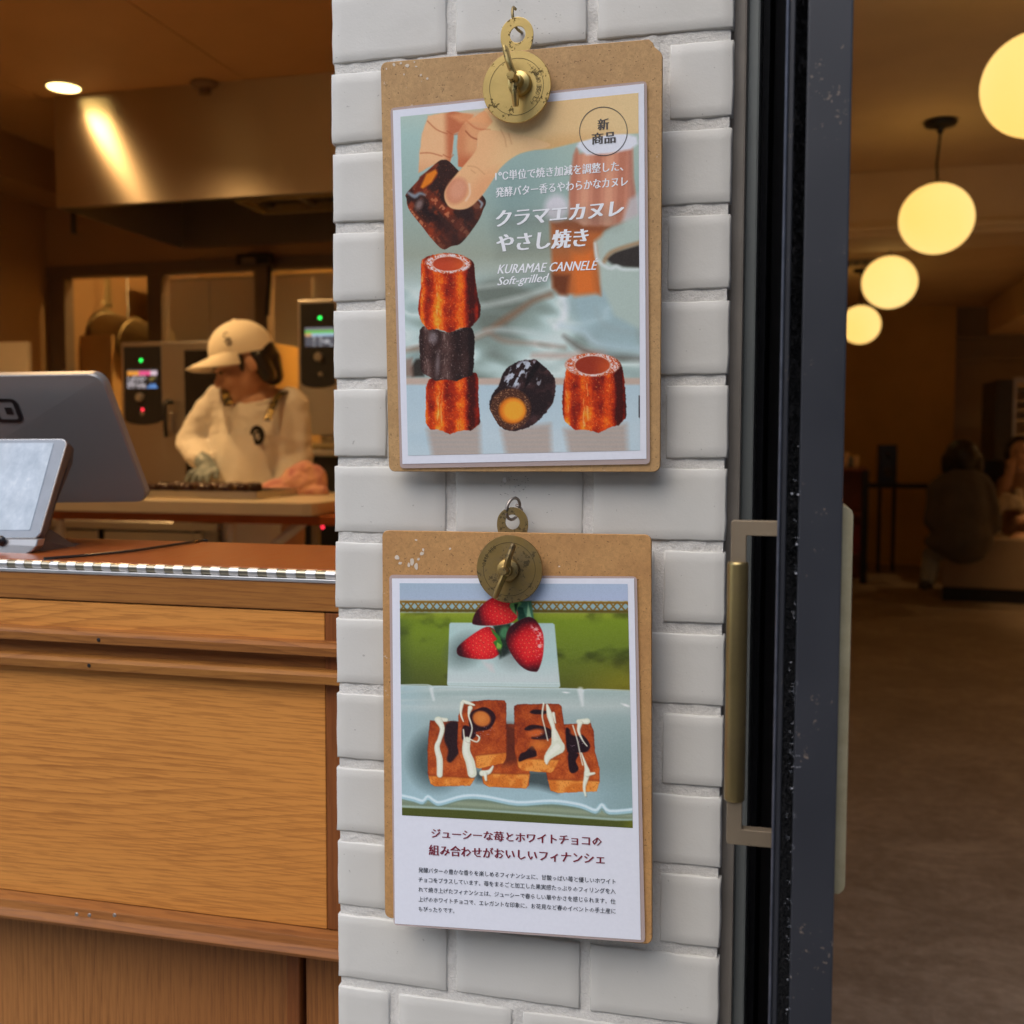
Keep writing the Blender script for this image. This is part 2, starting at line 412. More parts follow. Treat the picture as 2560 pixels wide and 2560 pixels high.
# ------------------------------------------------------------ tiled pillar
pil = thing('tiled_pillar', 'white painted tiled pillar between the counter window and the steel door', 'pillar', ((XL+XR)/2, .1, 0))
def mortar_mesh():
    mb = MB(); x0, x1, z0, z1 = XL+.0015, XR-.0015, 0, 2.318
    nx, nz = 60, 380; d = .0023
    vs = []; fs = []
    for j in range(nz+1):
        for i in range(nx+1):
            x = x0+(x1-x0)*i/nx; z = z0+(z1-z0)*j/nz
            y = d + .0016*mnoise.noise(Vector((x*90, 3.3, z*90))) + .0008*mnoise.noise(Vector((x*300, 1.3, z*300)))
            vs.append((x, y, z))
    for j in range(nz):
        for i in range(nx):
            a = j*(nx+1)+i; fs.append((a, a+1, a+nx+2, a+nx+1))
    mb.add(vs, fs, True)
    mb.box(x0, x1, d+.003, .40, z0, z1)
    return mb
mo = mortar_mesh(); me = bpy.data.meshes.new('mortar'); me.from_pydata(mo.v, [], mo.f); me.polygons.foreach_set('use_smooth', mo.sm); me.update()
link('mortar', me, M['mortar'], pil)
def tile_mesh(w_, h_, sd_):
    """one glazed tile with soft, slightly wandering edges; front face at y=0"""
    mb = MB(); nx, nz = max(4, int(w_/.009)), 7; r = .0017; rng = random.Random(sd_); vs = []; fs = []
    ph = [rng.uniform(0, 20) for _ in range(4)]
    def P(u, v_, ring):
        ins = (.0, .0005, r)[ring]; y = (.0088, .0007, 0)[ring]
        x = -w_/2+ins+(w_-2*ins)*u; z = -h_/2+ins+(h_-2*ins)*v_
        e = .0007
        if ring < 3:
            x += e*mnoise.noise(Vector((z*60+ph[0], ph[1], 0)))*(1 if u > .5 else -1)*(1 if u in (0, 1) else .3)
            z += e*mnoise.noise(Vector((x*50+ph[2], ph[3], 0)))*(1 if v_ > .5 else -1)*(1 if v_ in (0, 1) else .3)
        return (x, y, z)
    border = [(i/nx, 0) for i in range(nx)]+[(1, j/nz) for j in range(nz)]+[(1-i/nx, 1) for i in range(nx)]+[(0, 1-j/nz) for j in range(nz)]
    n = len(border)
    for ring in (0, 1, 2):
        vs += [P(u, v_, ring) for u, v_ in border]
    for ring in (0, 1):
        fs += [(ring*n+i, ring*n+(i+1) % n, (ring+1)*n+(i+1) % n, (ring+1)*n+i) for i in range(n)]
    mb.add(vs, fs, True)
    vs = [P(i/nx, j/nz, 2) for j in range(nz+1) for i in range(nx+1)]
    vs = [(x, y - .0004*mnoise.noise(Vector((x*35+ph[0], z*35, ph[2]))) * (0 if k % (nx+1) in (0, nx) or k//(nx+1) in (0, nz) else 1), z) for k, (x, y, z) in enumerate(vs)]
    fs = [(j*(nx+1)+i, j*(nx+1)+i+1, (j+1)*(nx+1)+i+1, (j+1)*(nx+1)+i) for j in range(nz) for i in range(nx)]
    mb.add(vs, fs, True)
    return mb.mesh('tile', sharp=180)
PT = .0687; Z0 = H+.3290                   # centre of the joint under row 0
jA = [hy(1128, 1240, 0).x, hy(1471, 1240, 0).x]
jB = [hy(985, 2510, 0).x, hy(1292, 2510, 0).x, hy(1646, 1450, 0).x]
cache = {}; rng = random.Random(3)
JW = .0086
for k in range(-12, 21):
    zt, zb = Z0-PT*(k-1)-JW/2, Z0-PT*k+JW/2      # row k lies above joint k
    if zb < .0: zb = .004
    if zb > 2.30 or zt < .03: continue
    zt = min(zt, 2.316)
    js = jA if k % 2 == 0 else jB
    xs = [XL-.0012] + js + [XR+.0012]
    for a in range(len(xs)-1):
        x0 = xs[a]+(JW/2 if a else 0); x1 = xs[a+1]-(JW/2 if a < len(xs)-2 else 0)
        key = (round(x1-x0, 3), round(zt-zb, 4), rng.randrange(2))
        if key not in cache: cache[key] = tile_mesh(key[0], key[1], len(cache)); cache[key].materials.append(M['tile'])
        o = bpy.data.objects.new('tile', cache[key]); COL.objects.link(o); o.parent = pil
        o.location = Vector(((x0+x1)/2+rng.uniform(-.0005, .0005), rng.uniform(-.0005, .0007), (zt+zb)/2+rng.uniform(-.0005, .0005)))-pil.location
        o.rotation_euler = (R(rng.uniform(-.35, .35)), R(rng.uniform(-.3, .3)), R(rng.uniform(-.3, .3)))

# ------------------------------------------------------------ wooden serving counter
CY = .050                                   # front face of the counter
XC0, XC1 = -2.38, XL-.001
zc = lambda y, Y=CY: hy(700, y, Y).z        # heights read at photograph x = 700
cnt = thing('serving_counter', 'oak serving counter with a hinged top left of the tiled pillar', 'counter', (-1.2, .2, 0))
ztop = zc(1422)
z1 = zc(1526); zl1t, zl1b = zc(1598), zc(1630); zl2t, zl2b = zc(1668), zc(1699); zmt, zmb = zc(2312), zc(2366)
CB = hz(600, 1357, ztop).y                  # back edge of the top
bx('counter_top', M['oak_top'], cnt, XC0, XC1, CY+.006, CB, ztop-.035, ztop, .0015)
bx('front_rail', M['oak_h2'], cnt, XC0, XC1, CY, CY+.022, z1+.0006, ztop-.0128, .0012, 2)
XS = hy(812, 1600, CY).x
bx('panel', M['oak_h'], cnt, XC0, XS-.0008, CY+.0015, CY+.02, zl1t-.004, z1-.0008, .0006)
bx('panel', M['oak_h3'], cnt, XC0, XS-.0008, CY+.0035, CY+.02, zl2t-.004, zl1b+.004, .0006)
bx('panel', M['oak_h'], cnt, XC0, XS-.0008, CY+.0015, CY+.02, zmt+.0006, zl2b+.004, .0006)
bx('stile', M['oak_v'], cnt, XS, XC1, CY+.001, CY+.02, zmt+.001, z1-.0008, .0006)
def ledge(zt, zb, m):
    mb = MB(); out = .011; t = zt; b = zb
    for xa, xb in ((XC0, XC1),):
        y0 = CY+.004
        pr = [(y0, b-.0), (CY-out, b), (CY-out-.001, t-.004), (CY-out+.003, t-.0005), (y0, t+.001)]
        A = [(xa, y, z) for y, z in pr]; B_ = [(xb, y, z) for y, z in pr]; n = len(pr)
        mb.add(A+B_, [tuple(range(n)), tuple(range(2*n-1, n-1, -1))]+[(i, (i+1) % n, n+(i+1) % n, n+i) for i in range(n)])
    return mb.build('ledge', m, cnt, .0008)
ledge(zl1t, zl1b, M['oak_h3']); ledge(zl2t, zl2b, M['oak_h2'])
mb = MB(); pr = [(CY+.02, zmb), (CY-.016, zmb), (CY-.018, zmt-.018), (CY-.012, zmt-.012), (CY-.010, zmt-.004), (CY+.0015, zmt), (CY+.02, zmt)]
n = len(pr); mb.add([(XC0, y, z) for y, z in pr]+[(XC1, y, z) for y, z in pr], [tuple(range(n)), tuple(range(2*n-1, n-1, -1))]+[(i, (i+1) % n, n+(i+1) % n, n+i) for i in range(n)])
mb.build('bottom_moulding', M['oak_h3'], cnt, .001)
LY = CY+.060
xa, xb_, xc_ = hy(716, 2480, LY-.01).x, hy(748, 2480, LY-.01).x, hy(762, 2480, LY-.01).x
bx('lower_panel', M['oak_low'], cnt, XC0, xa, LY, LY+.02, 0, zmb+.002)
bx('lower_stile', M['oak_v'], cnt, xa, xb_, LY-.010, LY+.02, 0, zmb+.002, .001)
bx('lower_panel', M['oak_low'], cnt, xc_, XL+.02, LY-.006, LY+.02, 0, zmb+.002)
bx('shadow_gap', M['black_metal'], cnt, xb_, xc_, LY+.012, LY+.02, 0, zmb+.002)
bx('carcass', M['oak_v'], cnt, XC0, XL+.02, LY+.0205, CB-.01, 0, ztop-.036)
for (px, py) in ((245, 1600), (221, 1664)):
    p = hy(px, py, CY-.0125); MB().lathe([(.0, 0), (.0016, 0), (.0022, .001)], p, (0, 1, 0), 10).build('screw', M['black_metal'], cnt)
for (px, py) in ((190, 2287), (222, 2289), (285, 2289)):
    p = hy(px, py, CY-.0188); MB().lathe([(.0, 0), (.0016, 0), (.0022, .001)], p, (0, 1, 0), 10).build('screw', M['nickel'], cnt)
# long hinge along the front edge: alternate knuckles
M['chrome'] = plain('hinge_chrome', (.80, .80, .80), .38, .95, .03, 60)
M['chrome_old'] = plain('hinge_old_brass', (.36, .33, .25), .30, .9, .12, 60)
hg = bx('hinge_leaf', M['chrome'], cnt, XC0, XC1, CY-.0012, CY+.006, ztop-.0124, ztop-.009, .0004)
px0, r_ = hy(0, 1414, CY).x, .0046
step = (hy(841, 1414, CY).x-px0)/37.0; x = XC1-step*.6
kn = {}
for nm, m in (('a', M['chrome']), ('b', M['chrome_old'])):
    r2 = r_ if nm == 'a' else r_*.90
    me = MB().tube([(-step*.492, 0, 0), (step*.492, 0, 0)], r2, 16).mesh('knuckle'); me.materials.append(m); kn[nm] = me
i = 0
while x > XC0 and i < 110:
    o = bpy.data.objects.new('knuckle', kn['a' if i % 2 == 0 else 'b']); COL.objects.link(o); o.parent = hg
    o.location = Vector((x, CY+.0030, ztop-.0046))-cnt.location-Vector(hg.location)-Vector((0, 0, 0)); i += 1; x -= step
for o in hg.children:                       # hinge_leaf sits at the world origin of its own coordinates
    o.location = Vector((o.location.x, o.location.y, o.location.z))
# ------------------------------------------------------------ steel door, standing open, and its frame
DY = -.235                                  # the door's closing edge faces the street here
fr = thing('door_frame', 'grey green metal door frame beside the tiled pillar', 'door frame', (XR+.03, .2, 0))
def xat(px, py, Y): return hy(px, py, Y).x
bx('jamb_trim', M['beige_metal'], fr, XR-.003, xat(1849, 1280, .02), .02, .055, 0, 2.318, .002, 2)
bx('jamb_post', M['alu'], fr, xat(1849, 1280, .05)+.0005, xat(1883, 1280, .05), .034, .12, 0, 2.318, .002, 2)
bx('black_post', M['black_metal'], fr, xat(1883, 1280, .12)+.0005, xat(1908, 1280, .14), .122, .30, 0, 2.318, .001)
bx('side_panel', M['dark_plastic'], fr, xat(1908, 1280, .3)+.001, xat(1946, 1280, .36), .302, .36, 0, 2.318)
bx('hinge_post', M['black_metal'], fr, xat(1908, 1280, .36)+.001, xat(1990, 1280, .6), .56, .64, 0, 2.318)
dr = thing('steel_door', 'blackened steel door standing open with brass handles', 'door', (xat(2040, 1280, DY), DY+.4, 0))
def xd(px): return xat(px, 1280, DY)
# pixels of the closing edge at the height of the lens
d0, d1, d2, d3, d4, d5 = (xd(p) for p in (1943.5, 1951, 1966, 1996, 2100, 2107))
DE = .545
mb = MB(); mb.box(d1, d5, DY+.010, DE, .012, 2.30)
mb.build('door_leaf', M['steel'], dr)
bx('edge_lip', M['steel_edge'], dr, d0, d1-.0002, DY+.001, DE, .012, 2.30, .0006)
bx('edge_channel', M['steel'], dr, d1, d2, DY+.003, DY+.0098, .012, 2.30, .0006)
bx('edge_plate', M['steel'], dr, d3, d5, DY, DY+.0098, .012, 2.30, .0013, 2)
br = MB(); rngb = random.Random(5)
zb0, zb1 = .35, 1.75
br.box(d2+.0002, d3-.0002, DY+.0055, DY+.0098, .012, 2.30)
for i in range(9000):                       # short dark pile of the weather seal
    z = rngb.uniform(.5, 1.62); x = rngb.uniform(d2+.0006, d3-.0002); l_ = rngb.uniform(.003, .0062)
    dx, dz = rngb.uniform(-.0012, .0016), rngb.uniform(-.0016, .0016); w_ = .00035
    br.add([(x-w_, DY+.006, z), (x+w_, DY+.006, z), (x+dx, DY+.006-l_, z+dz)], [(0, 1, 2)])
bm_me = bpy.data.meshes.new('brush_seal'); bm_me.from_pydata(br.v, [], br.f); link('brush_seal', bm_me, M['brush'], dr)
ln = MB()
for i in range(150):
    z = rngb.choice([rngb.uniform(.55, .98), rngb.uniform(.55, 1.12)]); x = rngb.gauss(d3-.001, .0012)
    a = rngb.uniform(0, 6.28); l_ = rngb.uniform(.0008, .0034); c = rngb.uniform(-1.3, 1.3); pts = []
    for q in range(6):
        pts.append((x, DY-.0016-rngb.uniform(0, .0007), z)); a += c*.6; x += math.cos(a)*l_/5; z += math.sin(a)*l_/5
    ln.tube(pts, .00006, 3, False)
for i in range(14):
    z = rngb.uniform(.55, 1.12); x = rngb.gauss(d3-.0015, .0014); ln.sphere((x, DY-.0016, z), (rngb.uniform(.0002, .0007), .0003, rngb.uniform(.0002, .0006)), 6, 4)
ln_me = bpy.data.meshes.new('lint'); ln_me.from_pydata(ln.v, [], ln.f); lo = link('lint', ln_me, M['lint'], dr); tag(lo, kind='stuff')
# outside pull handle
HY = DY+.045
hp = lambda px, py: hy(px, py, HY)
c = [hp(1828, 1301), hp(1940, 1301), hp(1940, 1341), hp(1866, 1341), hp(1866, 1412), hp(1828, 1412)]
hd = MB()
def plate_L(pts, th):
    p = [Vector(q) for q in pts]; return prism(p, (0, th, 0), MB())
xh0, xh1 = c[0].x, c[3].x; xe = d0+.001
zt, zt2, zbar0 = c[0].z, c[2].z, hp(1840, 1407).z
zb_, zb2, zbar1 = hp(1840, 2112).z, hp(1880, 2076).z, hp(1840, 2004).z
r3 = .0012
Lt = [(xh0+r3, HY, zt), (xe, HY, zt), (xe, HY, zt2), (xh1, HY, zt2), (xh1, HY, zbar0-.02), (xh0, HY, zbar0-.02), (xh0, HY, zt-r3)]
Lb = [(xh0, HY, zb_+r3), (xh0, HY, zbar1+.02), (xh1, HY, zbar1+.02), (xh1, HY, zb2), (xe, HY, zb2), (xe, HY, zb_), (xh0+r3, HY, zb_)]
hnd = thing('pull_handle', None, None, (xh0, HY, zbar0)); hnd.parent = dr; hnd.location = Vector((xh0, HY, zbar0))-dr.location
plate_L(list(reversed(Lt)), .008).build('bracket', M['brass4'], hnd, .0005)
plate_L(list(reversed(Lb)), .008).build('bracket', M['brass4'], hnd, .0005)
xb = (hp(1816, 1500).x+hp(1870, 1500).x)/2; rb = (hp(1870, 1500).x-hp(1816, 1500).x)/2
MB().lathe([(.0, zbar0+.0005), (rb*.86, zbar0+.0005), (rb*.97, zbar0-.0003), (rb, zbar0-.0015), (rb, zbar1+.0015), (rb*.97, zbar1+.0003), (rb*.86, zbar1-.0005), (0, zbar1-.0005)], (xb, HY+.004, 0), (0, 0, 1), 40).build('grip', M['brass3'], hnd)
# inside grip: a long flat brass bar on the other face
PY = DY+.012
pts = [(2101, 1263), (2110, 1270), (2118, 1277), (2119.5, 1290), (2112.5, 2215), (2110, 2226), (2101, 2236), (2092, 2236)]
pl = [hy(a_, b_, PY) for a_, b_ in pts]; pl[0].x = pl[-1].x = d5; pl[-2].x = d5+.003
pl = [(max(p.x, d5+.0001), PY, p.z) for p in pl]; xm = max(p[0] for p in pl)
pl = [(d5+.0001, PY, pl[0][2]), (xm-.003, PY, pl[1][2]), (xm-.0008, PY, pl[2][2]), (xm, PY, pl[3][2]), (xm, PY, pl[4][2]), (xm-.0008, PY, pl[5][2]), (xm-.0035, PY, pl[6][2]), (d5+.0001, PY, pl[6][2])]
plate_L(list(reversed(pl)), .05).build('inside_grip', M['brass5'], dr, .0005)

# ------------------------------------------------------------ clipboards, wall hooks, posters
def hook(name, label, pts, r, mat):
    return MB().tube(pts, r, 12).build(name, mat, None)
# upper hook: open brass hook screwed into the tile
def spline(P, n=10):
    P = [Vector(p) for p in P]; out = []
    Q = [P[0]*2-P[1]] + P + [P[-1]*2-P[-2]]
    for i in range(1, len(Q)-2):
        for k in range(n):
            t = k/n; a, b, c_, d = Q[i-1], Q[i], Q[i+1], Q[i+2]
            out.append(0.5*((2*b)+(c_-a)*t+(2*a-5*b+4*c_-d)*t*t+(3*b-a-3*c_+d)*t*t*t))
    out.append(P[-1]); return out
hk = MB().tube(spline([hy(1289, 23, -.012), hy(1283, 19, -.016), hy(1281, 32, -.019), hy(1284, 52, -.0185), hy(1291, 70, -.014), hy(1301, 79, -.007), hy(1305, 82, .002)]), .00125, 12).build('wall_hook', M['brass3'], None)
tag(hk, 'brass cup hook screwed in the tile above the upper clipboard', 'hook')
cc = hy(1283, 1272, -.014)
ring = []
for k in range(25):
    a = R(200+k*14.4); ring.append(cc+Vector((math.cos(a)*.0042+math.sin(a)*.0014, math.cos(a)*.006, math.sin(a)*.0092)))
hk2 = MB().tube(ring, .00135, 12, False)
hk2.tube(spline([hy(1290, 1262, -.008), hy(1296, 1266, -.009), hy(1303, 1272, -.006), hy(1305, 1280, -.001), hy(1304, 1282, .004)]), .00125, 12)
hk2 = hk2.build('wall_hook', M['nickel'], None)
tag(hk2, 'nickel ring hook screwed in the tile above the lower clipboard', 'hook')

def text_mesh(body, c4, shear=0.0, bold=0.0, res=2, fit=True):
    """print a line of writing on the parallelogram c4 = (BL, BR, TL): letters run BL->BR and fill its height"""
    cu = bpy.data.curves.new('writing', 'FONT'); cu.body = body; cu.size = 1.0; cu.resolution_u = res; cu.shear = shear; cu.fill_mode = 'FRONT'
    ob = bpy.data.objects.new('writing', cu); COL.objects.link(ob)
    dg = bpy.context.evaluated_depsgraph_get(); dg.update()
    me = bpy.data.meshes.new_from_object(ob.evaluated_get(dg)); bpy.data.objects.remove(ob); bpy.data.curves.remove(cu)
    n = len(me.vertices); co = np.zeros(n*3); me.vertices.foreach_get('co', co); co = co.reshape(-1, 3)
    x0, x1, y0, y1 = co[:, 0].min(), co[:, 0].max(), co[:, 1].min(), co[:, 1].max()
    u = (co[:, 0]-x0)/(x1-x0); v = (co[:, 1]-y0)/(y1-y0)
    BL, BR, TL = (np.array(p) for p in c4)
    P = BL+u[:, None]*(BR-BL)+v[:, None]*(TL-BL)
    me.vertices.foreach_set('co', P.ravel()); me.update()
    if bold > 0:                            # heavier upright strokes: the same letters again, a hair to each side
        ex = (BR-BL)/(x1-x0); nrm_ = np.cross(BR-BL, TL-BL); nrm_ /= np.linalg.norm(nrm_); bm = bmesh.new(); bm.from_mesh(me)
        for q, dpt in ((-bold, .00003), (bold, .00006)):
            m2 = me.copy(); m2.vertices.foreach_set('co', (P+ex*q+nrm_*dpt*max(1, 0)).ravel()); bm.from_mesh(m2); bpy.data.meshes.remove(m2)
        bm.to_mesh(me); bm.free(); me.update()
    return me

def clipboard(label, corners, tilt, mat, disc, discpx, hubpx, studpx, wings, tabpx, tabr, holepx, holer, brass, chip, text):
    a, b = tilt
    HP = lambda px, py, off=0.0: htilt(px, py, a, b, off)
    ctr = HP(sum(c_[0] for c_ in corners)/4, sum(c_[1] for c_ in corners)/4)
    cb = thing('clipboard', label, 'clipboard', ctr)
    C4 = [HP(*c_) for c_ in corners]
    w_, h_ = (C4[1]-C4[0]).length, (C4[0]-C4[3]).length
    rr = rrect(w_, h_, .0055, 5)
    if chip:
        rr = [q for q in rr if not (q[0] > .9 and q[1] > .9)]
        k = max(i for i, q in enumerate(rr) if q[0] > .9 and q[1] < .5)+1
        rr = [q for q in rr]
        rr[k:k] = [(1.0, .960), (.996, .968), (.985, .975), (.974, .982), (.968, .992), (.955, 1.0)]
    nrm = Vector((0, 1, -b)).normalized()
    front = [bil(C4, u, v) for u, v in rr]
    prism(list(reversed(front)), nrm*.0042, MB(), .0006).build('board', mat, cb)
    # hanging tab behind the board
    def disc_pts(cx, cy, r, off, n_, a0=0, a1=360):
        c0 = HP(cx, cy, off); e1 = Vector((1, 0, 0)); e2 = Vector((0, b, 1)).normalized()
        return [c0+e1*math.cos(R(a0+(a1-a0)*k/n_))*r+e2*math.sin(R(a0+(a1-a0)*k/n_))*r for k in range(n_)]
    off = -.0055
    tc, tr = HP(tabpx[0], tabpx[1], off), (HP(tabpx[0]+tabr, tabpx[1], off)-HP(tabpx[0], tabpx[1], off)).length
    hc, hr = HP(holepx[0], holepx[1], off), (HP(holepx[0]+holer, holepx[1], off)-HP(holepx[0], holepx[1], off)).length
    e1 = Vector((1, 0, 0)); e2 = Vector((0, b, 1)).normalized()
    N = 48; out = []; inn = []
    for k in range(N):
        an = 2*math.pi*k/N; ca, sa = math.cos(an), math.sin(an)
        p = tc+e1*ca*tr+e2*sa*tr
        if sa < -.12: p = tc+e1*(tr*1.0 if ca > 0 else -tr*1.0)*min(1, abs(ca)*1.02)+e2*(-tr*.12+(sa+.12)*tr*1.5)
        out.append(p); inn.append(hc+e1*ca*hr+e2*sa*hr)
    mb = MB(); t = nrm*.0015
    vs = out+inn+[p+t for p in out]+[p+t for p in inn]
    fs = []
    for k in range(N):
        k2 = (k+1) % N
        fs += [(k, k2, N+k2, N+k), (2*N+k2, 2*N+k, 3*N+k, 3*N+k2), (k2, k, 2*N+k, 2*N+k2), (N+k, N+k2, 3*N+k2, 3*N+k)]
    mb.add(vs, fs); mb.build('hanging_tab', brass, cb, .0002)
    # clip disc
    doff = .0115
    dc = HP(discpx[0], discpx[1], doff); rd = (HP(discpx[0]+discpx[2], discpx[1], doff)-dc).length
    ax = (-nrm+Vector((.015, 0, .01))).normalized()
    prof = [(0, -.0012), (rd*.5, -.0012), (rd*.995, -.0016), (rd, -.0010), (rd*.99, -.0003), (rd*.985, -.0001), (rd*.6, .0001), (rd*.3, .0001), (0, .0001)]
    dk = MB().lathe(prof, dc, ax, 72).build('clip_disc', brass, cb, auto=True)
    gv = MB().lathe([(rd*.792, .00016), (rd*.778, .00016)], dc, ax, 72).build('groove', M['etched'], dk)
    # writing stamped along the rim, one letter after another
    for (body, ang0, ang1, rad, hgt, flip) in text:
        for k, ch in enumerate(body):
            if ch == ' ': continue
            an = R(ang0+(ang1-ang0)*(k+.5)/len(body)); u_ = Vector((math.cos(an), 0, math.sin(an))); tt = Vector((-math.sin(an), 0, math.cos(an)))
            if flip: ux, vy = tt, -u_           # reads anticlockwise, heads to the centre
            else: ux, vy = -tt, u_
            cen = dc+u_*rd*rad+ax*.0003; wd = hgt*(.62 if ch not in 'I1' else .25)
            BL = cen-ux*wd/2-vy*hgt/2; BL += ax*0
            me = text_mesh(ch, (BL, BL+ux*wd, BL+vy*hgt), 0, 0)
            link('stamped_letter', me, M['etched'], dk)
    # stud with wing nut
    S0 = HP(hubpx[0], hubpx[1], doff); S1 = HP(studpx[0], studpx[1], doff+.030)
    sx = (S1-S0).normalized(); rh = .0098*rd/.029
    MB().lathe([(rh, 0), (rh*1.02, .002), (rh*.93, .0052), (rh*.62, .0068), (.0, .0070)], S0+sx*.0004, sx, 32).build('hub', brass, cb, auto=True)
    MB().lathe([(.0033, 0), (.0033, .028), (.0029, .0295), (0, .0296)], S0, sx, 20).build('stud', brass, cb, auto=True)
    wn = MB()
    wn.lathe([(.0048, .006), (.0052, .009), (.0047, .016), (.0035, .0165)], S0, sx, 24)
    for (wpx, woff, bend) in wings:
        T = HP(wpx[0], wpx[1], woff); A = S0+sx*.013; mid = (A+T)/2+sx*bend
        pts = spline([A, A.lerp(mid, .55), mid, mid.lerp(T, .6), T], 4)
        perp = sx
        wn.tube(pts, [.0046]*4+[.0044]*(len(pts)-8)+[.0040]*3+[.003], 12, True, .60, perp)
    wn.build('wing_nut', brass, cb, auto=True)
    return cb, HP

T1 = (-.014, .012*1.0); T2 = (-.0165, -.012)
b1, HP1 = clipboard('worn hardboard clipboard with a chipped corner, the upper of two on the pillar', [(951, 156), (1656, 95), (1650, 1180), (972, 1179)],
    (-.020, -.026), M['board1'], None, (1291, 217, 86), (1301, 210), (1275, 187), [((1262, 117), .026, .004), ((1290, 266), .022, .003)],
    (1292, 86), 41, (1294, 86), 19.5, M['brass1'], True,
    [('←CLOSE', -50, 2, .66, .0037, True), ('OPEN→', 5, 50, .66, .0037, True)])
b2, HP2 = clipboard('orange hardboard clipboard with paint spots, the lower of two on the pillar', [(955, 1326), (1628, 1337), (1630, 2362), (962, 2294)],
    (-.024, .018), M['board2'], None, (1273, 1423, 83), (1272, 1424), (1256, 1429), [((1284, 1361), .024, .005), ((1238, 1493), .022, .002)],
    (1281, 1308), 39, (1281, 1305), 18, M['brass2'], False,
    [('Naito', 178, 148, .78, .0030, False), ('350', 142, 122, .78, .0030, False)])
def poster(label, HP, film, paper, pic, canvas, name='laminated_poster'):
    ctr = HP(sum(c_[0] for c_ in film)/4, sum(c_[1] for c_ in film)/4, .003)
    ps = thing(name, label, 'poster', ctr)
    def sheet(nm, cr, off, th, mat, r, warp=.0006):
        C4 = [HP(c_[0], c_[1], off) for c_ in cr]; w_, h_ = (C4[1]-C4[0]).length, (C4[0]-C4[3]).length
        fr_ = [bil(C4, u, v) for u, v in rrect(w_, h_, r, 5)]
        return prism(list(reversed(fr_)), (0, th, 0)).build(nm, mat, ps)
    sheet('laminate', film, .0018, .0003, M['film'], .0035)
    sheet('paper', paper, .0021, .0002, M['paper'], .0003)
    colors, (ny, nx, _) = canvas, canvas.shape
    C4 = [np.array(HP(c_[0], c_[1], .0023)) for c_ in pic]
    u = np.linspace(0, 1, nx); v = np.linspace(0, 1, ny); U, V = np.meshgrid(u, v)   # v from the top down
    P = ((C4[0]*(1-U[..., None])+C4[1]*U[..., None])*(1-V[..., None])+(C4[3]*(1-U[..., None])+C4[2]*U[..., None])*V[..., None]).reshape(-1, 3)
    me = bpy.data.meshes.new('picture'); idx = np.arange(nx*ny).reshape(ny, nx)
    q = np.stack([idx[:-1, :-1], idx[1:, :-1], idx[1:, 1:], idx[:-1, 1:]], -1).reshape(-1)
    nf = (nx-1)*(ny-1)
    me.vertices.add(nx*ny); me.vertices.foreach_set('co', P.ravel())
    me.loops.add(nf*4); me.loops.foreach_set('vertex_index', q)
    me.polygons.add(nf); me.polygons.foreach_set('loop_start', np.arange(nf)*4)
    try: me.polygons.foreach_set('loop_total', np.full(nf, 4))
    except Exception: pass
    me.update(calc_edges=True)
    at = me.color_attributes.new('print', 'FLOAT_COLOR', 'POINT')
    rgba = np.ones((nx*ny, 4)); rgba[:, :3] = colors.reshape(-1, 3); at.data.foreach_set('color', rgba.ravel())
    link('picture', me, M['print'], ps)
    return ps
def writing(ps, HP, body, bl, br, hgt, mat, shear=0.0, bold=0.0, nm='lettering', lean=0.0, res=2):
    """bl, br: ends of the line's foot; hgt: letter height in photograph pixels"""
    A, B_, C_ = HP(bl[0], bl[1], .0025), HP(br[0], br[1], .0025), HP(bl[0]+lean, bl[1]-hgt, .0025)
    return link(nm, text_mesh(body, (A, B_, C_), shear, bold, res), mat, ps)

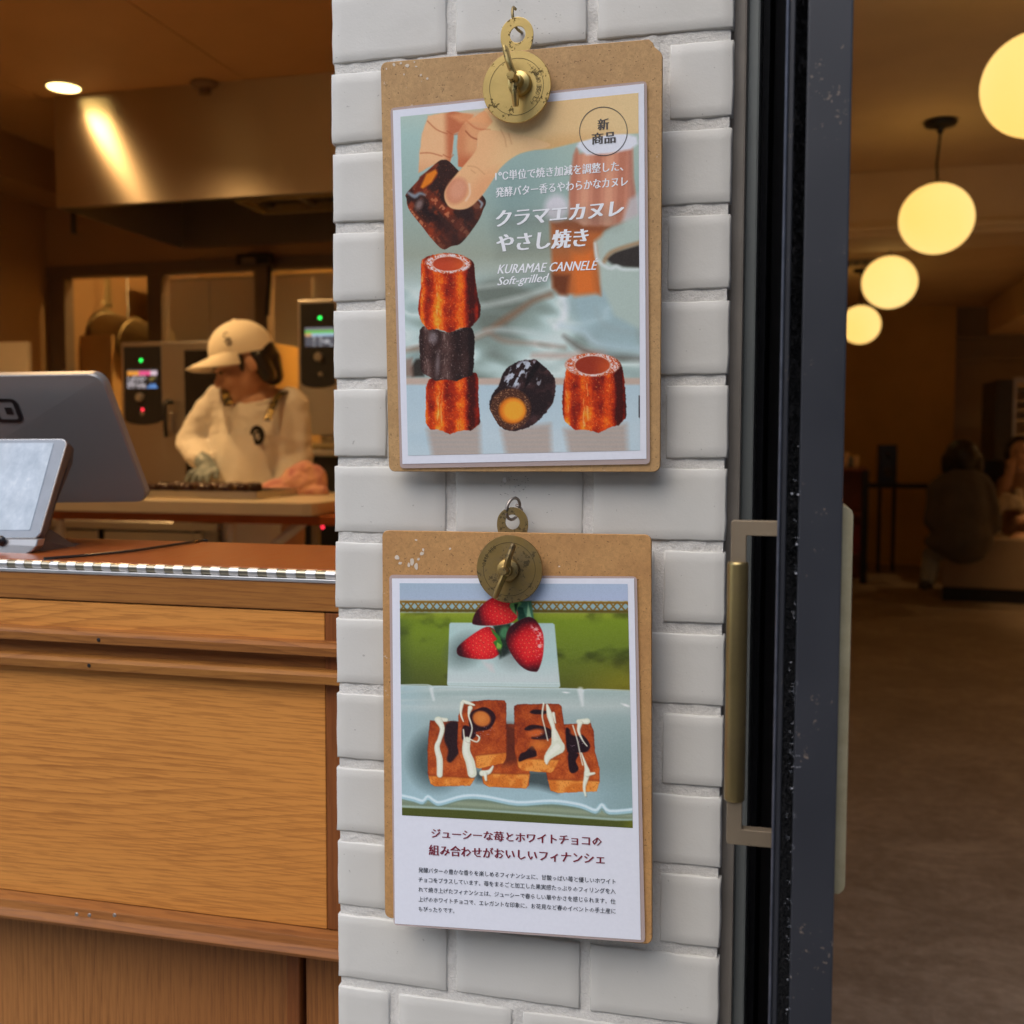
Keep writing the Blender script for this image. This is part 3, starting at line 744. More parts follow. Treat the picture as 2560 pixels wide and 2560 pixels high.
# ============================================================ the two printed pictures, worked out as colour per point of a fine grid
class Canvas:
    def __init__(s, c4, nx, ny, s0, ox, oy):
        u = np.linspace(0, 1, nx); v = np.linspace(0, 1, ny); U, V = np.meshgrid(u, v)
        c4 = [np.array(c, float) for c in c4]
        P = (c4[0]*(1-U[..., None])+c4[1]*U[..., None])*(1-V[..., None])+(c4[3]*(1-U[..., None])+c4[2]*U[..., None])*V[..., None]
        s.X = (P[..., 0]-ox)*s0; s.Y = (P[..., 1]-oy)*s0; s.C = np.zeros((ny, nx, 3)); s.px = (s.X[0, -1]-s.X[0, 0])/nx
    def noise(s, sx, sy, seed, oct=3, rot=0):
        c, n = math.cos(R(rot)), math.sin(R(rot)); x = (s.X*c+s.Y*n)/sx; y = (-s.X*n+s.Y*c)/sy
        o = np.zeros_like(x); a = 1; t = 0
        for k in range(oct):
            g = np.random.RandomState(seed+k).rand(64, 64)
            xx, yy = x*2**k+17.3*k+500, y*2**k+9.1*k+500; xi, yi = np.floor(xx).astype(int), np.floor(yy).astype(int); fx, fy = xx-xi, yy-yi
            fx = fx*fx*(3-2*fx); fy = fy*fy*(3-2*fy)
            G = lambda i, j: g[(yi+j) % 64, (xi+i) % 64]
            o += a*((G(0, 0)*(1-fx)+G(1, 0)*fx)*(1-fy)+(G(0, 1)*(1-fx)+G(1, 1)*fx)*fy); t += a; a *= .5
        return o/t
    def poly(s, pts, soft=3, smooth=False, jag=None):
        pts = [np.array(p, float) for p in pts]
        if smooth:
            n = len(pts); out = []
            for i in range(n):
                a, b, c, d = pts[i-1], pts[i], pts[(i+1) % n], pts[(i+2) % n]
                for k in range(5):
                    t = k/5; out.append(.5*((2*b)+(c-a)*t+(2*a-5*b+4*c-d)*t*t+(3*b-a-3*c+d)*t**3))
            pts = out
        P = np.array(pts); m = soft*3+12
        X, Y = s.X, s.Y
        if jag is not None: X = X+jag[0]; Y = Y+jag[1]
        x0, x1, y0, y1 = P[:, 0].min()-m, P[:, 0].max()+m, P[:, 1].min()-m, P[:, 1].max()+m
        sel = (X > x0) & (X < x1) & (Y > y0) & (Y < y1); out = np.zeros_like(X)
        if not sel.any(): return out
        x, y = X[sel], Y[sel]; ins = np.zeros(x.shape, bool); d2 = np.full(x.shape, 1e12)
        for i in range(len(P)):
            ax, ay = P[i-1]; bx_, by = P[i]; ex, ey = bx_-ax, by-ay; L = ex*ex+ey*ey+1e-9
            t = np.clip(((x-ax)*ex+(y-ay)*ey)/L, 0, 1); d2 = np.minimum(d2, (x-ax-t*ex)**2+(y-ay-t*ey)**2)
            cr = ((ay > y) != (by > y)) & (x < ex*(y-ay)/(ey+1e-12*(ey == 0))+ax); ins ^= cr
        d = np.sqrt(d2)*np.where(ins, 1, -1); out[sel] = np.clip(.5+d/(2*soft), 0, 1); return out
    def ell(s, cx, cy, rx, ry, rot=0, soft=3):
        c, n = math.cos(R(rot)), math.sin(R(rot)); x = (s.X-cx)*c+(s.Y-cy)*n; y = -(s.X-cx)*n+(s.Y-cy)*c
        d = (1-np.sqrt((x/rx)**2+(y/ry)**2))*min(rx, ry); return np.clip(.5+d/(2*soft), 0, 1)
    def line(s, pts, wd, soft=2):
        m = np.zeros_like(s.X); wd = wd if hasattr(wd, '__len__') else [wd]*len(pts)
        if len(pts) > 2:                    # rounded path through the points
            q = [pts[0]]+list(pts)+[pts[-1]]; o = []; ww = []
            for i in range(1, len(q)-2):
                a, b, c, d = (np.array(z, float) for z in q[i-1:i+3])
                for t in (0, .25, .5, .75):
                    o.append(tuple(.5*((2*b)+(c-a)*t+(2*a-5*b+4*c-d)*t*t+(3*b-a-3*c+d)*t**3))); ww.append(wd[i-1]*(1-t)+wd[i]*t)
            pts = o+[pts[-1]]; wd = ww+[wd[-1]]
        x0, x1 = min(p[0] for p in pts)-max(wd)-soft*2, max(p[0] for p in pts)+max(wd)+soft*2; y0, y1 = min(p[1] for p in pts)-max(wd)-soft*2, max(p[1] for p in pts)+max(wd)+soft*2
        sel = (s.X > x0) & (s.X < x1) & (s.Y > y0) & (s.Y < y1); X_, Y_ = s.X[sel], s.Y[sel]; mm = np.zeros_like(X_)
        for i in range(1, len(pts)):
            (ax, ay), (bx_, by) = pts[i-1], pts[i]; ex, ey = bx_-ax, by-ay; L = ex*ex+ey*ey+1e-9
            t = np.clip(((X_-ax)*ex+(Y_-ay)*ey)/L, 0, 1); d = np.sqrt((X_-ax-t*ex)**2+(Y_-ay-t*ey)**2)
            w_ = wd[i-1]*(1-t)+wd[i]*t; mm = np.maximum(mm, np.clip(.5+(w_-d)/(2*soft), 0, 1))
        m[sel] = mm; return m
    def put(s, m, c, a=1.0):
        m = (m*a)[..., None]; s.C = s.C*(1-m)+np.asarray(c, float)*m
    def grad(s, stops, t):
        t = np.clip(t, 0, 1); ps = [p for p, _ in stops]
        return np.stack([np.interp(t, ps, [c[k] for _, c in stops]) for k in range(3)], -1)
    def out(s, gain):
        c = np.clip(s.C, 0, 255)/255; g = c.mean(-1, keepdims=True); c = np.clip(g+(c-g)*1.10, 0, 1); c = np.clip(.5+(c-.5)*1.10, 0, 1); l_ = np.where(c <= .04045, c/12.92, ((c+.055)/1.055)**2.4); return np.clip(l_*np.array(gain), 0, .93)
def ss(a, b, x): t = np.clip((x-a)/(b-a), 0, 1); return t*t*(3-2*t)

PIC1 = [(1001, 292), (1596, 232), (1600, 1126), (1020, 1139)]
def paint1():
    # drawing units: the picture enlarged 2.927 times; rows below the middle are offset by 1112
    k = Canvas(PIC1, 400, 590, 2.927, 980, 220); X, Y = k.X, k.Y; B = 1112
    bgc = k.grad([(0, (190, 205, 190)), (.12, (172, 200, 192)), (.3, (160, 184, 176)), (.5, (162, 172, 156)), (.62, (190, 208, 202)), (1, (190, 208, 205))], (Y-80)/2250)
    k.C = bgc.copy()
    k.put(ss(700, 1700, X)*ss(900, 100, Y), (186, 196, 176), .6)
    k.put(ss(650, 900, X)*ss(1300, 900, X)*ss(300, 800, Y)*ss(1300, 900, Y), (132, 158, 156), .55)
    # cloth folds
    Yb = Y-B; cl = ss(150, 330, Yb+X*.12-120)
    f1 = k.noise(620, 190, 3, 2, -28); f2 = k.noise(420, 130, 9, 2, 18); f3 = k.noise(90, 25, 14, 2, -30)
    fold = f1*.6+f2*.4; cc_ = k.grad([(0, (120, 130, 120)), (.35, (160, 180, 172)), (.5, (192, 214, 208)), (.62, (212, 228, 222)), (.75, (176, 198, 192)), (1, (150, 170, 165))], (fold-.25)*2)
    k.C = k.C*(1-cl[..., None])+cc_*cl[..., None]
    for pts, w_, c, a in [([(60, 800), (300, 760), (620, 700), (860, 560), (1050, 430), (1180, 380)], [8, 16, 12, 22, 14, 20], (140, 105, 80), .75),
                          ([(700, 640), (840, 720), (1040, 740), (1280, 770)], [8, 16, 10, 8], (150, 120, 100), .6),
                          ([(1280, 690), (1420, 790), (1600, 840), (1810, 850)], [6, 26, 22, 20], (95, 85, 75), .7),
                          ([(1500, 480), (1560, 600), (1700, 650), (1820, 670)], [8, 16, 10, 10], (150, 150, 135), .6),
                          ([(1060, 830), (1400, 830), (1560, 800)], [14, 22, 12], (185, 140, 120), .5),
                          ([(90, 330), (300, 390), (640, 330), (1000, 290)], [6, 12, 8, 5], (215, 226, 216), .6),
                          ([(640, 470), (900, 420), (1180, 330)], [10, 18, 10], (224, 234, 226), .6),
                          ([(1270, 400), (1290, 480), (1265, 570), (1220, 620)], [24, 26, 20, 16], (232, 240, 240), .85),
                          ([(1260, 610), (1420, 650), (1520, 740), (1800, 780)], [20, 26, 26, 20], (205, 224, 226), .8),
                          ([(620, 690), (760, 640), (1000, 660), (1250, 720)], [12, 14, 22, 20], (215, 230, 226), .6)]:
        k.put(k.line([(p, q+B) for p, q in pts], w_, 26), c, a)
    k.put(k.poly([(1290, 330+B), (1820, 300+B), (1830, 820+B), (1560, 800+B), (1380, 640+B)], 60), (170, 196, 200), .75)
    k.put(k.poly([(130, 930+B), (180, 860+B), (230, 850+B), (240, 985+B), (150, 990+B)], 12), (62, 58, 52))
    k.put(k.poly([(100, 860+B), (150, 850+B), (160, 990+B), (90, 990+B)], 16), (150, 125, 110), .8)
    # table edge and table
    k.put(ss(985, 1010, Yb), (196, 180, 165)); k.put(ss(1035, 1060, Yb), (186, 208, 214))
    k.put(ss(1060, 1400, Yb)*k.noise(400, 160, 5, 2), (208, 222, 224), .7)
    for xa, xb in ((265, 660), (820, 1180), (1280, 1720)):
        m = k.poly([(xa, 1380+B), (xb, 1340+B), (xb+10, 1620+B), (xa+50, 1620+B)], 26); k.put(m, (172, 158, 146), .75)
        k.put(m*(np.sin(Yb/5.5)*.5+.5), (196, 178, 160), .35)
    # blurred stack and plate behind
    k.put(k.poly([(1180, 960), (1560, 960), (1540, 1500), (1500, 1480+0), (1380, 1490), (1260, 1490), (1200, 1440)], 18), (182, 112, 66))
    k.put(k.poly([(1190, 1340), (1320, 1350), (1300, 1500), (1240, 1490), (1200, 1440)], 22), (105, 62, 40), .85)
    k.put(k.poly([(1330, 1180), (1480, 1180), (1500, 1480), (1360, 1500)], 30), (222, 128, 62), .8)
    k.put(k.poly([(1190, 960), (1740, 900), (1700, 970), (1540, 1040), (1220, 1010)], 16), (150, 88, 56), .85)
    m = k.poly([(1370, 430), (1390, 470), (1700, 430), (1760, 420), (1765, 640), (1800, 940), (1640, 990), (1420, 990), (1310, 930), (1320, 700), (1350, 480)], 14)
    k.put(m, (206, 150, 124)); k.put(m*ss(.2, .9, np.sin((X-1330+.04*Y)/27)), (178, 120, 98), .6); k.put(m*ss(.2, .9, -np.sin((X-1330+.04*Y)/27)), (224, 176, 146), .6)
    k.put(m*ss(1700, 1780, X), (150, 105, 95), .7)
    k.put(k.poly([(1370, 420), (1400, 350), (1540, 300), (1700, 320), (1790, 350), (1800, 400), (1750, 440), (1600, 470), (1440, 480)], 12), (226, 232, 238))
    k.put(k.ell(1225, 860, 85, 95, 10, 26), (222, 222, 226), .9); k.put(k.poly([(1740, 800), (1820, 750), (1820, 1000), (1690, 960)], 20), (200, 206, 208), .8)
    k.put(k.poly([(1500, 1100), (1620, 1000), (1830, 900), (1830, 1760), (1640, 1650), (1540, 1420)], 20), (182, 200, 190), .95)
    k.put(k.poly([(1570, 1230), (1640, 1180), (1830, 1120), (1830, 1300), (1700, 1290), (1620, 1270)], 14), (62, 58, 54))
    k.put(k.line([(1560, 1260), (1620, 1180), (1820, 1110)], 14, 12), (172, 148, 116), .9)
    k.put(k.line([(1500, 1120), (1520, 1240), (1600, 1300), (1650, 1290), (1700, 1310), (1820, 1310)], [10, 14, 12, 16, 12, 10], 10), (214, 226, 222), .9)
    # hand
    hj = (k.noise(60, 60, 21, 2)*10-5, k.noise(60, 60, 22, 2)*10-5)
    fa = k.poly([(700, 100), (1850, 0), (1850, 320), (1600, 330), (1340, 395), (1180, 435), (1080, 440), (960, 380), (700, 330)], 8)
    k.put(fa, (228, 201, 152)); k.put(fa*ss(300, 430, Y+.1*(X-1100)), (214, 176, 122), .8)
    k.put(fa*ss(1250, 1800, X), (224, 204, 158), .8)
    w1 = k.noise(30, 300, 31, 3, 20); k.put(fa*ss(.55, .8, w1)*ss(800, 900, X)*ss(1350, 1100, X), (236, 212, 160), .5)
    k.put(fa*ss(1830, 1500, X+Y), (205, 172, 125), .0)
    fing1 = k.poly([(275, 200), (460, 170), (620, 190), (560, 300), (470, 330), (465, 420), (440, 540), (380, 530), (300, 560), (200, 610), (205, 480), (225, 330)], 6, False, hj)
    k.put(fing1, (232, 190, 146)); k.put(fing1*ss(370, 440, X-.02*Y), (186, 112, 78), .9); k.put(fing1*ss(480, 620, Y), (214, 158, 118), .6)
    for p in ([(270, 240), (340, 300), (420, 330)], [(215, 470), (290, 468), (380, 490)], [(420, 310), (470, 335), (520, 320)], [(390, 480), (440, 500), (465, 480)]):
        k.put(k.line(p, 4, 5), (176, 100, 66), .7)
    fing2 = k.poly([(500, 330), (560, 240), (700, 160), (760, 240), (680, 330), (650, 380), (650, 470), (560, 580), (505, 560), (495, 430)], 6, False, hj)
    k.put(fing2, (220, 168, 124)); k.put(fing2*ss(430, 560, Y), (176, 88, 58), .8); k.put(fing2*ss(600, 520, X), (198, 128, 90), .55)
    k.put(k.line([(560, 310), (600, 350), (650, 370)], 5, 5), (150, 78, 52), .7); k.put(k.line([(500, 180), (560, 230), (640, 290), (740, 300)], 5, 6), (190, 110, 74), .6)
    k.put(k.poly([(440, 200), (560, 170), (740, 160), (745, 260), (640, 240), (520, 250)], 16), (235, 178, 128), .6)
    # held cake
    def cake(m, dark, red, seed, rx, lo=.45, hi=.7, glint=(150, 130, 120), ga=.35):
        n1 = k.noise(60, 80, seed, 4, rx); n2 = k.noise(9, 9, seed+5, 2); k.put(m, dark); k.put(m*ss(lo, hi, n1), red, .8); k.put(m*ss(.70, .82, n2), glint, ga)
    m = k.poly([(395, 516), (330, 545), (120, 745), (108, 800), (130, 880), (230, 1000), (300, 1085), (385, 1162), (450, 1140), (530, 1112), (650, 960), (690, 870), (708, 830), (690, 780), (560, 650), (470, 560), (430, 525)], 3, True)
    cake(m, (58, 36, 28), (146, 70, 40), 40, 40, .5, .72, (190, 110, 80))
    fl = np.sin((X-Y)/44.0); k.put(m*ss(.1, .9, fl)*ss(620, 820, Y), (150, 66, 34), .55); k.put(m*ss(.2, .95, -fl)*ss(620, 820, Y), (30, 18, 18), .55)
    k.put(m*ss(.72, .9, fl)*ss(.5, .6, k.noise(22, 40, 47, 2, 40))*ss(700, 850, Y), (232, 160, 120), .6)
    k.put(m*ss(900, 1100, Y)*ss(560, 400, X), (150, 62, 30), .35)
    k.put(m*ss(1000, 1200, X+.7*Y), (60, 42, 38), .55)
    k.put(k.poly([(160, 770), (210, 640), (300, 575), (350, 580), (345, 640), (290, 700), (200, 760)], 6), (108, 48, 26)); k.put(k.poly([(215, 715), (260, 620), (330, 585), (345, 610), (300, 680), (235, 725)], 8), (216, 132, 44))
    k.put(k.line([(120, 755), (170, 780), (210, 760), (250, 770)], [10, 16, 12, 6], 10), (150, 168, 178), .8); k.put(k.ell(205, 840, 26, 40, 30, 14), (168, 150, 144), .7)
    k.put(k.line([(650, 800), (680, 830), (670, 860)], [4, 10, 5], 5), (160, 176, 186), .8)
    # thumb over it
    th = k.poly([(700, 300), (1180, 400), (960, 470), (830, 560), (760, 660), (690, 760), (600, 850), (520, 875), (440, 860), (400, 800), (405, 730), (470, 640), (560, 540), (640, 440)], 5, True)
    k.put(th, (230, 188, 142)); k.put(th*ss(560, 800, X+.2*Y-200), (232, 206, 156), .55); k.put(th*k.ell(690, 720, 70, 160, 45, 40), (222, 164, 122), .6)
    k.put(k.ell(490, 740, 78, 100, 28, 14), (204, 140, 108), .85); k.put(k.ell(500, 730, 58, 80, 28, 22), (220, 168, 140), .7); k.put(k.line([(585, 690), (590, 760), (560, 810)], 7, 7), (240, 214, 186), .7)
    for p in ([(575, 560), (640, 570), (700, 620)], [(600, 590), (630, 610)], [(820, 300), (850, 360), (860, 420)], [(880, 330), (900, 400)]): k.put(k.line(p, 3, 6), (188, 134, 96), .5)
    # stack on the left
    def canele(pts, cx, wd, top, bot, seed, dark=False, lean=0.0):
        xx = (X-cx-lean*(Y-top))/wd; a0 = np.arcsin(np.clip(xx, -1, 1)); sc = np.abs(np.cos(a0*4.0+seed*.45))*ss(bot-220, bot, Y)*20
        m = k.poly(pts, 3, True, (k.noise(14, 14, seed, 2)*8-4+np.sign(xx)*6*np.cos((Y-top)/70+seed), k.noise(14, 14, seed+1, 2)*8-4+sc))
        ang = np.arcsin(np.clip(xx, -1, 1)); rid = np.cos(ang*8.0+seed*.9); n1 = k.noise(50, 70, seed, 4); n2 = k.noise(7, 9, seed+3, 2); n3 = k.noise(16, 16, seed+7, 3)
        if dark: cs = [(0, (38, 28, 26)), (.5, (66, 48, 44)), (1, (104, 82, 76))]
        else: cs = [(0, (70, 20, 12)), (.3, (142, 40, 16)), (.6, (206, 78, 22)), (.85, (238, 130, 36)), (1, (250, 176, 70))]
        t = .50+.20*np.sign(rid)*np.abs(rid)**.7+.55*(n1-.5)+.22*(n3-.5)-.55*ss(.3, .9, xx)+.12*ss(top, bot, Y)-.15*ss(-.8, -1.0, xx); cc = k.grad(cs, t)
        k.C = k.C*(1-m[..., None])+cc*m[..., None]
        k.put(m*ss(.70, .84, n2)*(1-ss(.5, .9, xx)), (238, 180, 120) if not dark else (176, 160, 152), .5)
        k.put(m*ss(.36, .2, n2), (60, 22, 14), .2)
        k.put(m*ss(.60, .75, k.noise(10, 60, seed+11, 2))*ss(.2, .9, rid)*ss(.5, -.1, xx), (255, 214, 160) if not dark else (170, 150, 142), .45)
        return m
    canele([(268, 1050+B), (300, 1000+B), (450, 960+B), (600, 955+B), (640, 985+B), (652, 1100+B), (664, 1250+B), (655, 1360+B), (560, 1400+B), (450, 1418+B), (340, 1400+B), (258, 1350+B), (250, 1200+B), (256, 1090+B)], 455, 215, 1010+B, 1400+B, 60)
    canele([(222, 620+B), (420, 660+B), (605, 625+B), (615, 820+B), (618, 940+B), (590, 1000+B), (440, 1030+B), (300, 1015+B), (220, 960+B), (215, 830+B)], 415, 210, 620+B, 1020+B, 70, True)
    k.put(k.ell(310, 700+B, 34, 44, 0, 16), (176, 170, 172), .55); k.put(k.ell(345, 900+B, 16, 80, 4, 12), (170, 160, 160), .55)
    canele([(215, 185+B), (250, 115+B), (430, 78+B), (600, 130+B), (632, 220+B), (645, 390+B), (662, 470+B), (655, 560+B), (600, 625+B), (450, 662+B), (330, 655+B), (240, 625+B), (208, 540+B), (204, 470+B), (214, 330+B)], 430, 225, 130+B, 640+B, 80)
    def rim(cx, cy, rx, ry, ix, iy, ic, icy):
        m = k.ell(cx, cy, rx, ry, 0, 5); n2 = k.noise(7, 6, 91, 2); n4 = k.noise(26, 20, 92, 3)
        k.put(m, (196, 96, 48)); k.put(m*ss(.40, .60, n2*.6+n4*.4), (232, 230, 232), .92)
        mi = k.ell(cx, icy, ix, iy, 0, 4); k.put(mi, ic); k.put(mi*ss(cx-ix*.2, cx+ix, X), (206, 102, 52), .7); k.put(mi*ss(icy+iy*.2, icy-iy, Y), (150, 66, 40), .5)
        k.put(k.ell(cx, icy, ix+8, iy+8, 0, 3)*(1-k.ell(cx, icy, ix, iy, 0, 3)), (232, 216, 206), .7)
    rim(425, 155+B, 172, 72, 118, 52, (188, 82, 52), 158+B)
    # lying dark one
    m = k.poly([(740, 1160+B), (770, 1095+B), (800, 1060+B), (850, 940+B), (950, 872+B), (1040, 862+B), (1085, 868+B), (1180, 955+B), (1218, 1020+B), (1212, 1130+B), (1190, 1200+B), (1110, 1300+B), (1050, 1350+B), (930, 1392+B), (830, 1370+B), (762, 1280+B), (736, 1210+B)], 3, True, (k.noise(14, 14, 5, 2)*10-5, k.noise(14, 14, 6, 2)*10-5))
    cake(m, (44, 32, 32), (84, 60, 58), 95, 45, .5, .8, (120, 96, 92), .3)
    g = k.noise(46, 22, 97, 3, -62); k.put(m*ss(.53, .62, g)*k.poly([(830, 1040+B), (880, 930+B), (980, 868+B), (1080, 872+B), (1000, 990+B), (940, 1070+B)], 14), (214, 226, 236), .85)
    k.put(m*ss(.60, .70, g)*k.poly([(1000, 1080+B), (1080, 980+B), (1150, 1010+B), (1100, 1090+B)], 14), (180, 184, 190), .7)
    k.put(k.poly([(1080, 870+B), (1110, 900+B), (1020, 1040+B), (990, 1080+B), (1010, 1000+B)], 7), (22, 14, 14), .8)
    fc = k.ell(890, 1230+B, 150, 155, 20, 8); n2 = k.noise(8, 8, 33, 2); k.put(fc*m, (86, 56, 40), .9); k.put(fc*m*ss(.60, .74, n2), (190, 150, 116), .6)
    k.put(k.ell(905, 1240+B, 100, 98, 10, 10), (206, 118, 40)); k.put(k.ell(915, 1238+B, 80, 80, 10, 18), (240, 172, 66), .95)
    # right one
    canele([(1290, 940+B), (1340, 850+B), (1480, 818+B), (1640, 850+B), (1700, 930+B), (1706, 1100+B), (1720, 1240+B), (1712, 1320+B), (1600, 1392+B), (1490, 1410+B), (1370, 1392+B), (1285, 1340+B), (1268, 1230+B), (1278, 1090+B)], 1490, 222, 900+B, 1390+B, 44)
    rim(1482, 900+B, 192, 86, 124, 68, (150, 62, 40), 903+B)
    k.put(k.poly([(1806, 1130+B), (1840, 1120+B), (1840, 1320+B), (1806, 1290+B)], 4), (40, 32, 32))
    # shade behind the white writing
    for x0, x1, y0, y1 in ((780, 1660, 860, 1000), (800, 1400, 1050, 1180)):
        k.put(k.poly([(x0, y0+60), (x1, y0), (x1, y1), (x0, y1+40)], 60), (110, 112, 102), .28)
    k.C += (k.noise(5, 5, 77, 1)[..., None]-.5)*9
    return k.out(GAIN)
PIC2 = [(999, 1458), (1569, 1460), (1582, 2070), (1005, 2038)]
def paint2():
    k = Canvas(PIC2, 400, 430, 2.927, 960, 1420); X, Y = k.X, k.Y
    k.C = k.grad([(0, (172, 190, 200)), (.3, (166, 190, 206)), (.62, (176, 192, 216)), (1, (176, 192, 216))], Y/240*.6)+0*X[..., None]
    k.C = k.grad([(0, (170, 186, 194)), (1, (184, 196, 218))], (X-110)/1700)*.5+k.C*.5
    ol = k.grad([(0, (148, 160, 60)), (.12, (124, 146, 48)), (.5, (112, 130, 50)), (1, (92, 98, 44))], (Y-320)/560)
    n1 = k.noise(260, 160, 2, 4); ol = ol*(1-.35*ss(.55, .8, n1)[..., None]); m = ss(312, 336, Y); k.C = k.C*(1-m[..., None])+ol*m[..., None]
    k.put(ss(330, 400, Y)*ss(250, 110, X)*.6+ss(500, 860, Y)*ss(520, 200, X)*.5, (70, 84, 48), .7); k.put(ss(600, 860, Y)*ss(1300, 1800, X), (148, 140, 42), .6)
    # lattice border
    b = ss(236, 248, Y)*ss(326, 314, Y); k.put(b, (150, 178, 180)); ph = (X-115)/57.0
    lat = np.minimum(np.abs(((ph+(Y-280)/68) % 1)-.5), np.abs(((ph-(Y-280)/68) % 1)-.5)); k.put(b*ss(.20, .06, lat), (130, 102, 34), .95)
    k.put(k.line([(100, 246), (1820, 254)], 7, 5), (132, 98, 30)); k.put(k.line([(100, 308), (1820, 318)], 10, 6), (98, 86, 34)); k.put(k.line([(100, 236), (1820, 244)], 3, 3), (186, 172, 110), .6)
    # marble block
    bl = k.poly([(494, 410), (504, 398), (1254, 402), (1268, 412), (1307, 862), (1296, 872), (484, 858), (478, 846)], 4); k.put(bl, (176, 206, 200)); k.put(bl*ss(620, 860, Y), (206, 216, 212), .8)
    k.put(bl*k.noise(200, 120, 8, 4), (214, 222, 220), .35); k.put(bl*ss(826, 836, Y), (190, 212, 206), .7); k.put(k.line([(480, 832), (1300, 842)], 2, 3), (226, 236, 232), .7)
    k.put(k.ell(610, 600, 120, 90, -30, 60), (92, 104, 100), .75); k.put(k.ell(960, 620, 110, 90, 20, 60), (120, 128, 124), .6)
    def berry(pts, seed, rot, lightx, lighty):
        m = k.poly(pts, 4, True); n1 = k.noise(90, 90, seed, 3)
        sh = np.clip((X-lightx)**2/170**2+(Y-lighty)**2/160**2, 0, 1.25)/1.25
        cc = k.grad([(0, (226, 58, 58)), (.35, (196, 34, 44)), (.7, (122, 22, 34)), (1, (62, 18, 28))], sh+.3*(n1-.5)); k.C = k.C*(1-m[..., None])+cc*m[..., None]
        c, n = math.cos(R(rot)), math.sin(R(rot)); u = (X*c+Y*n)/34; v = (-X*n+Y*c)/27; u = u+.5*(np.floor(v) % 2)+1.2*(n1-.5)+.5*(k.noise(40, 40, seed+2, 2)-.5); v = v+.8*(k.noise(50, 50, seed+5, 2)-.5)
        du, dv = (u % 1)-.5, (v % 1)-.5; r2 = (du*1.3)**2+dv**2
        k.put(m*ss(.07, .02, r2), (236, 150, 110), .55*np.clip(1.1-sh, .15, 1)); k.put(m*ss(.03, .10, np.abs(r2-.13))*0+m*ss(.02, .0, np.abs(r2-.12)), (90, 10, 24), .45); return m
    # leaves first, berries over them
    k.put(k.poly([(960, 250), (1100, 240), (1120, 380), (1010, 400), (985, 330)], 6), (74, 120, 96)); k.put(k.poly([(1076, 250), (1094, 330), (1112, 400), (1064, 380)], 4), (150, 190, 150)); k.put(k.poly([(1000, 280), (1040, 290), (1060, 360), (1010, 380)], 6), (30, 66, 50), .9)
    k.put(k.poly([(820, 420), (950, 400), (960, 560), (900, 640), (850, 560)], 10), (40, 58, 44)); k.put(k.ell(905, 470, 34, 44, 20, 12), (78, 128, 90))
    berry([(790, 230), (700, 310), (666, 390), (690, 414), (800, 420), (930, 404), (990, 370), (1000, 320), (950, 240), (860, 210)], 11, 20, 900, 320)
    k.put(k.poly([(950, 240), (1000, 230), (1030, 260), (990, 300), (1000, 350), (965, 320), (940, 280)], 6), (118, 164, 100)); k.put(k.poly([(975, 262), (1005, 256), (985, 330)], 5), (36, 62, 40))
    berry([(760, 432), (660, 490), (570, 560), (550, 600), (570, 640), (680, 662), (800, 662), (850, 640), (880, 600), (850, 500), (820, 440)], 12, -30, 760, 560)
    k.put(k.poly([(800, 430), (870, 500), (890, 560), (880, 640), (850, 590), (820, 540), (850, 520), (815, 470)], 5), (66, 122, 52)); k.put(k.poly([(850, 540), (880, 560), (880, 610), (845, 580)], 4), (150, 190, 90), .8)
    k.put(k.poly([(850, 600), (930, 560), (950, 620), (870, 660)], 12), (40, 48, 44), .8)
    berry([(1060, 360), (980, 400), (930, 450), (915, 520), (940, 600), (1000, 690), (1060, 740), (1120, 756), (1150, 745), (1180, 660), (1190, 560), (1182, 470), (1140, 390), (1100, 360)], 13, 60, 1110, 560)
    k.put(k.line([(1110, 430), (1150, 470), (1160, 560), (1150, 640)], [10, 18, 16, 10], 16)*ss(.5, .6, k.noise(16, 14, 15, 2)), (250, 214, 206), .9)
    k.put(k.poly([(740, 680), (820, 700), (830, 760), (800, 750), (760, 710)], 14), (220, 208, 204), .5)
    # plate
    pl = ss(846, 852, Y-.024*(X-130)-.00001*(X-900)**2); pc = k.grad([(0, (192, 210, 204)), (.08, (170, 190, 184)), (.2, (190, 204, 198)), (.3, (166, 186, 182)), (.75, (150, 172, 170)), (1, (168, 196, 200))], (Y-850)/800)
    k.C = k.C*(1-pl[..., None])+pc*pl[..., None]; k.put(pl*ss(1300, 1800, X)*ss(900, 1500, Y), (128, 152, 148), .5); k.put(pl*ss(420, 150, X), (170, 200, 204), .5)
    nz = k.noise(700, 26, 19, 3); k.put(pl*ss(.55, .8, nz)*ss(1150, 900, Y), (206, 216, 210), .5)
    k.put(k.line([(120, 852), (330, 852), (370, 876), (420, 864), (900, 874), (1420, 882), (1470, 906), (1500, 884), (1820, 894)], 4, 4), (206, 222, 220), .9)
    k.put(k.line([(355, 880), (375, 960)], [12, 8], 10), (226, 234, 230), .8); k.put(k.line([(1452, 890), (1468, 1000)], [22, 8], 10), (226, 234, 230), .8); k.put(k.ell(1770, 1000, 26, 7, 20, 6), (240, 244, 240)); k.put(k.ell(1350, 908, 22, 5, 5, 4), (240, 244, 240))
    k.put(k.ell(400, 1400, 190, 200, 0, 70), (74, 92, 92), .85); k.put(k.poly([(660, 1480), (1300, 1480), (1290, 1640), (1150, 1600), (700, 1560)], 30), (60, 70, 70), .8)
    # lower lip
    lip = lambda dy: [(100, 1655+dy), (220, 1680+dy), (290, 1700+dy), (330, 1668+dy), (380, 1700+dy), (430, 1710+dy), (600, 1665+dy), (760, 1668+dy), (1000, 1712+dy), (1250, 1700+dy), (1450, 1728+dy), (1560, 1770+dy), (1605, 1728+dy), (1660, 1775+dy), (1850, 1760+dy)]
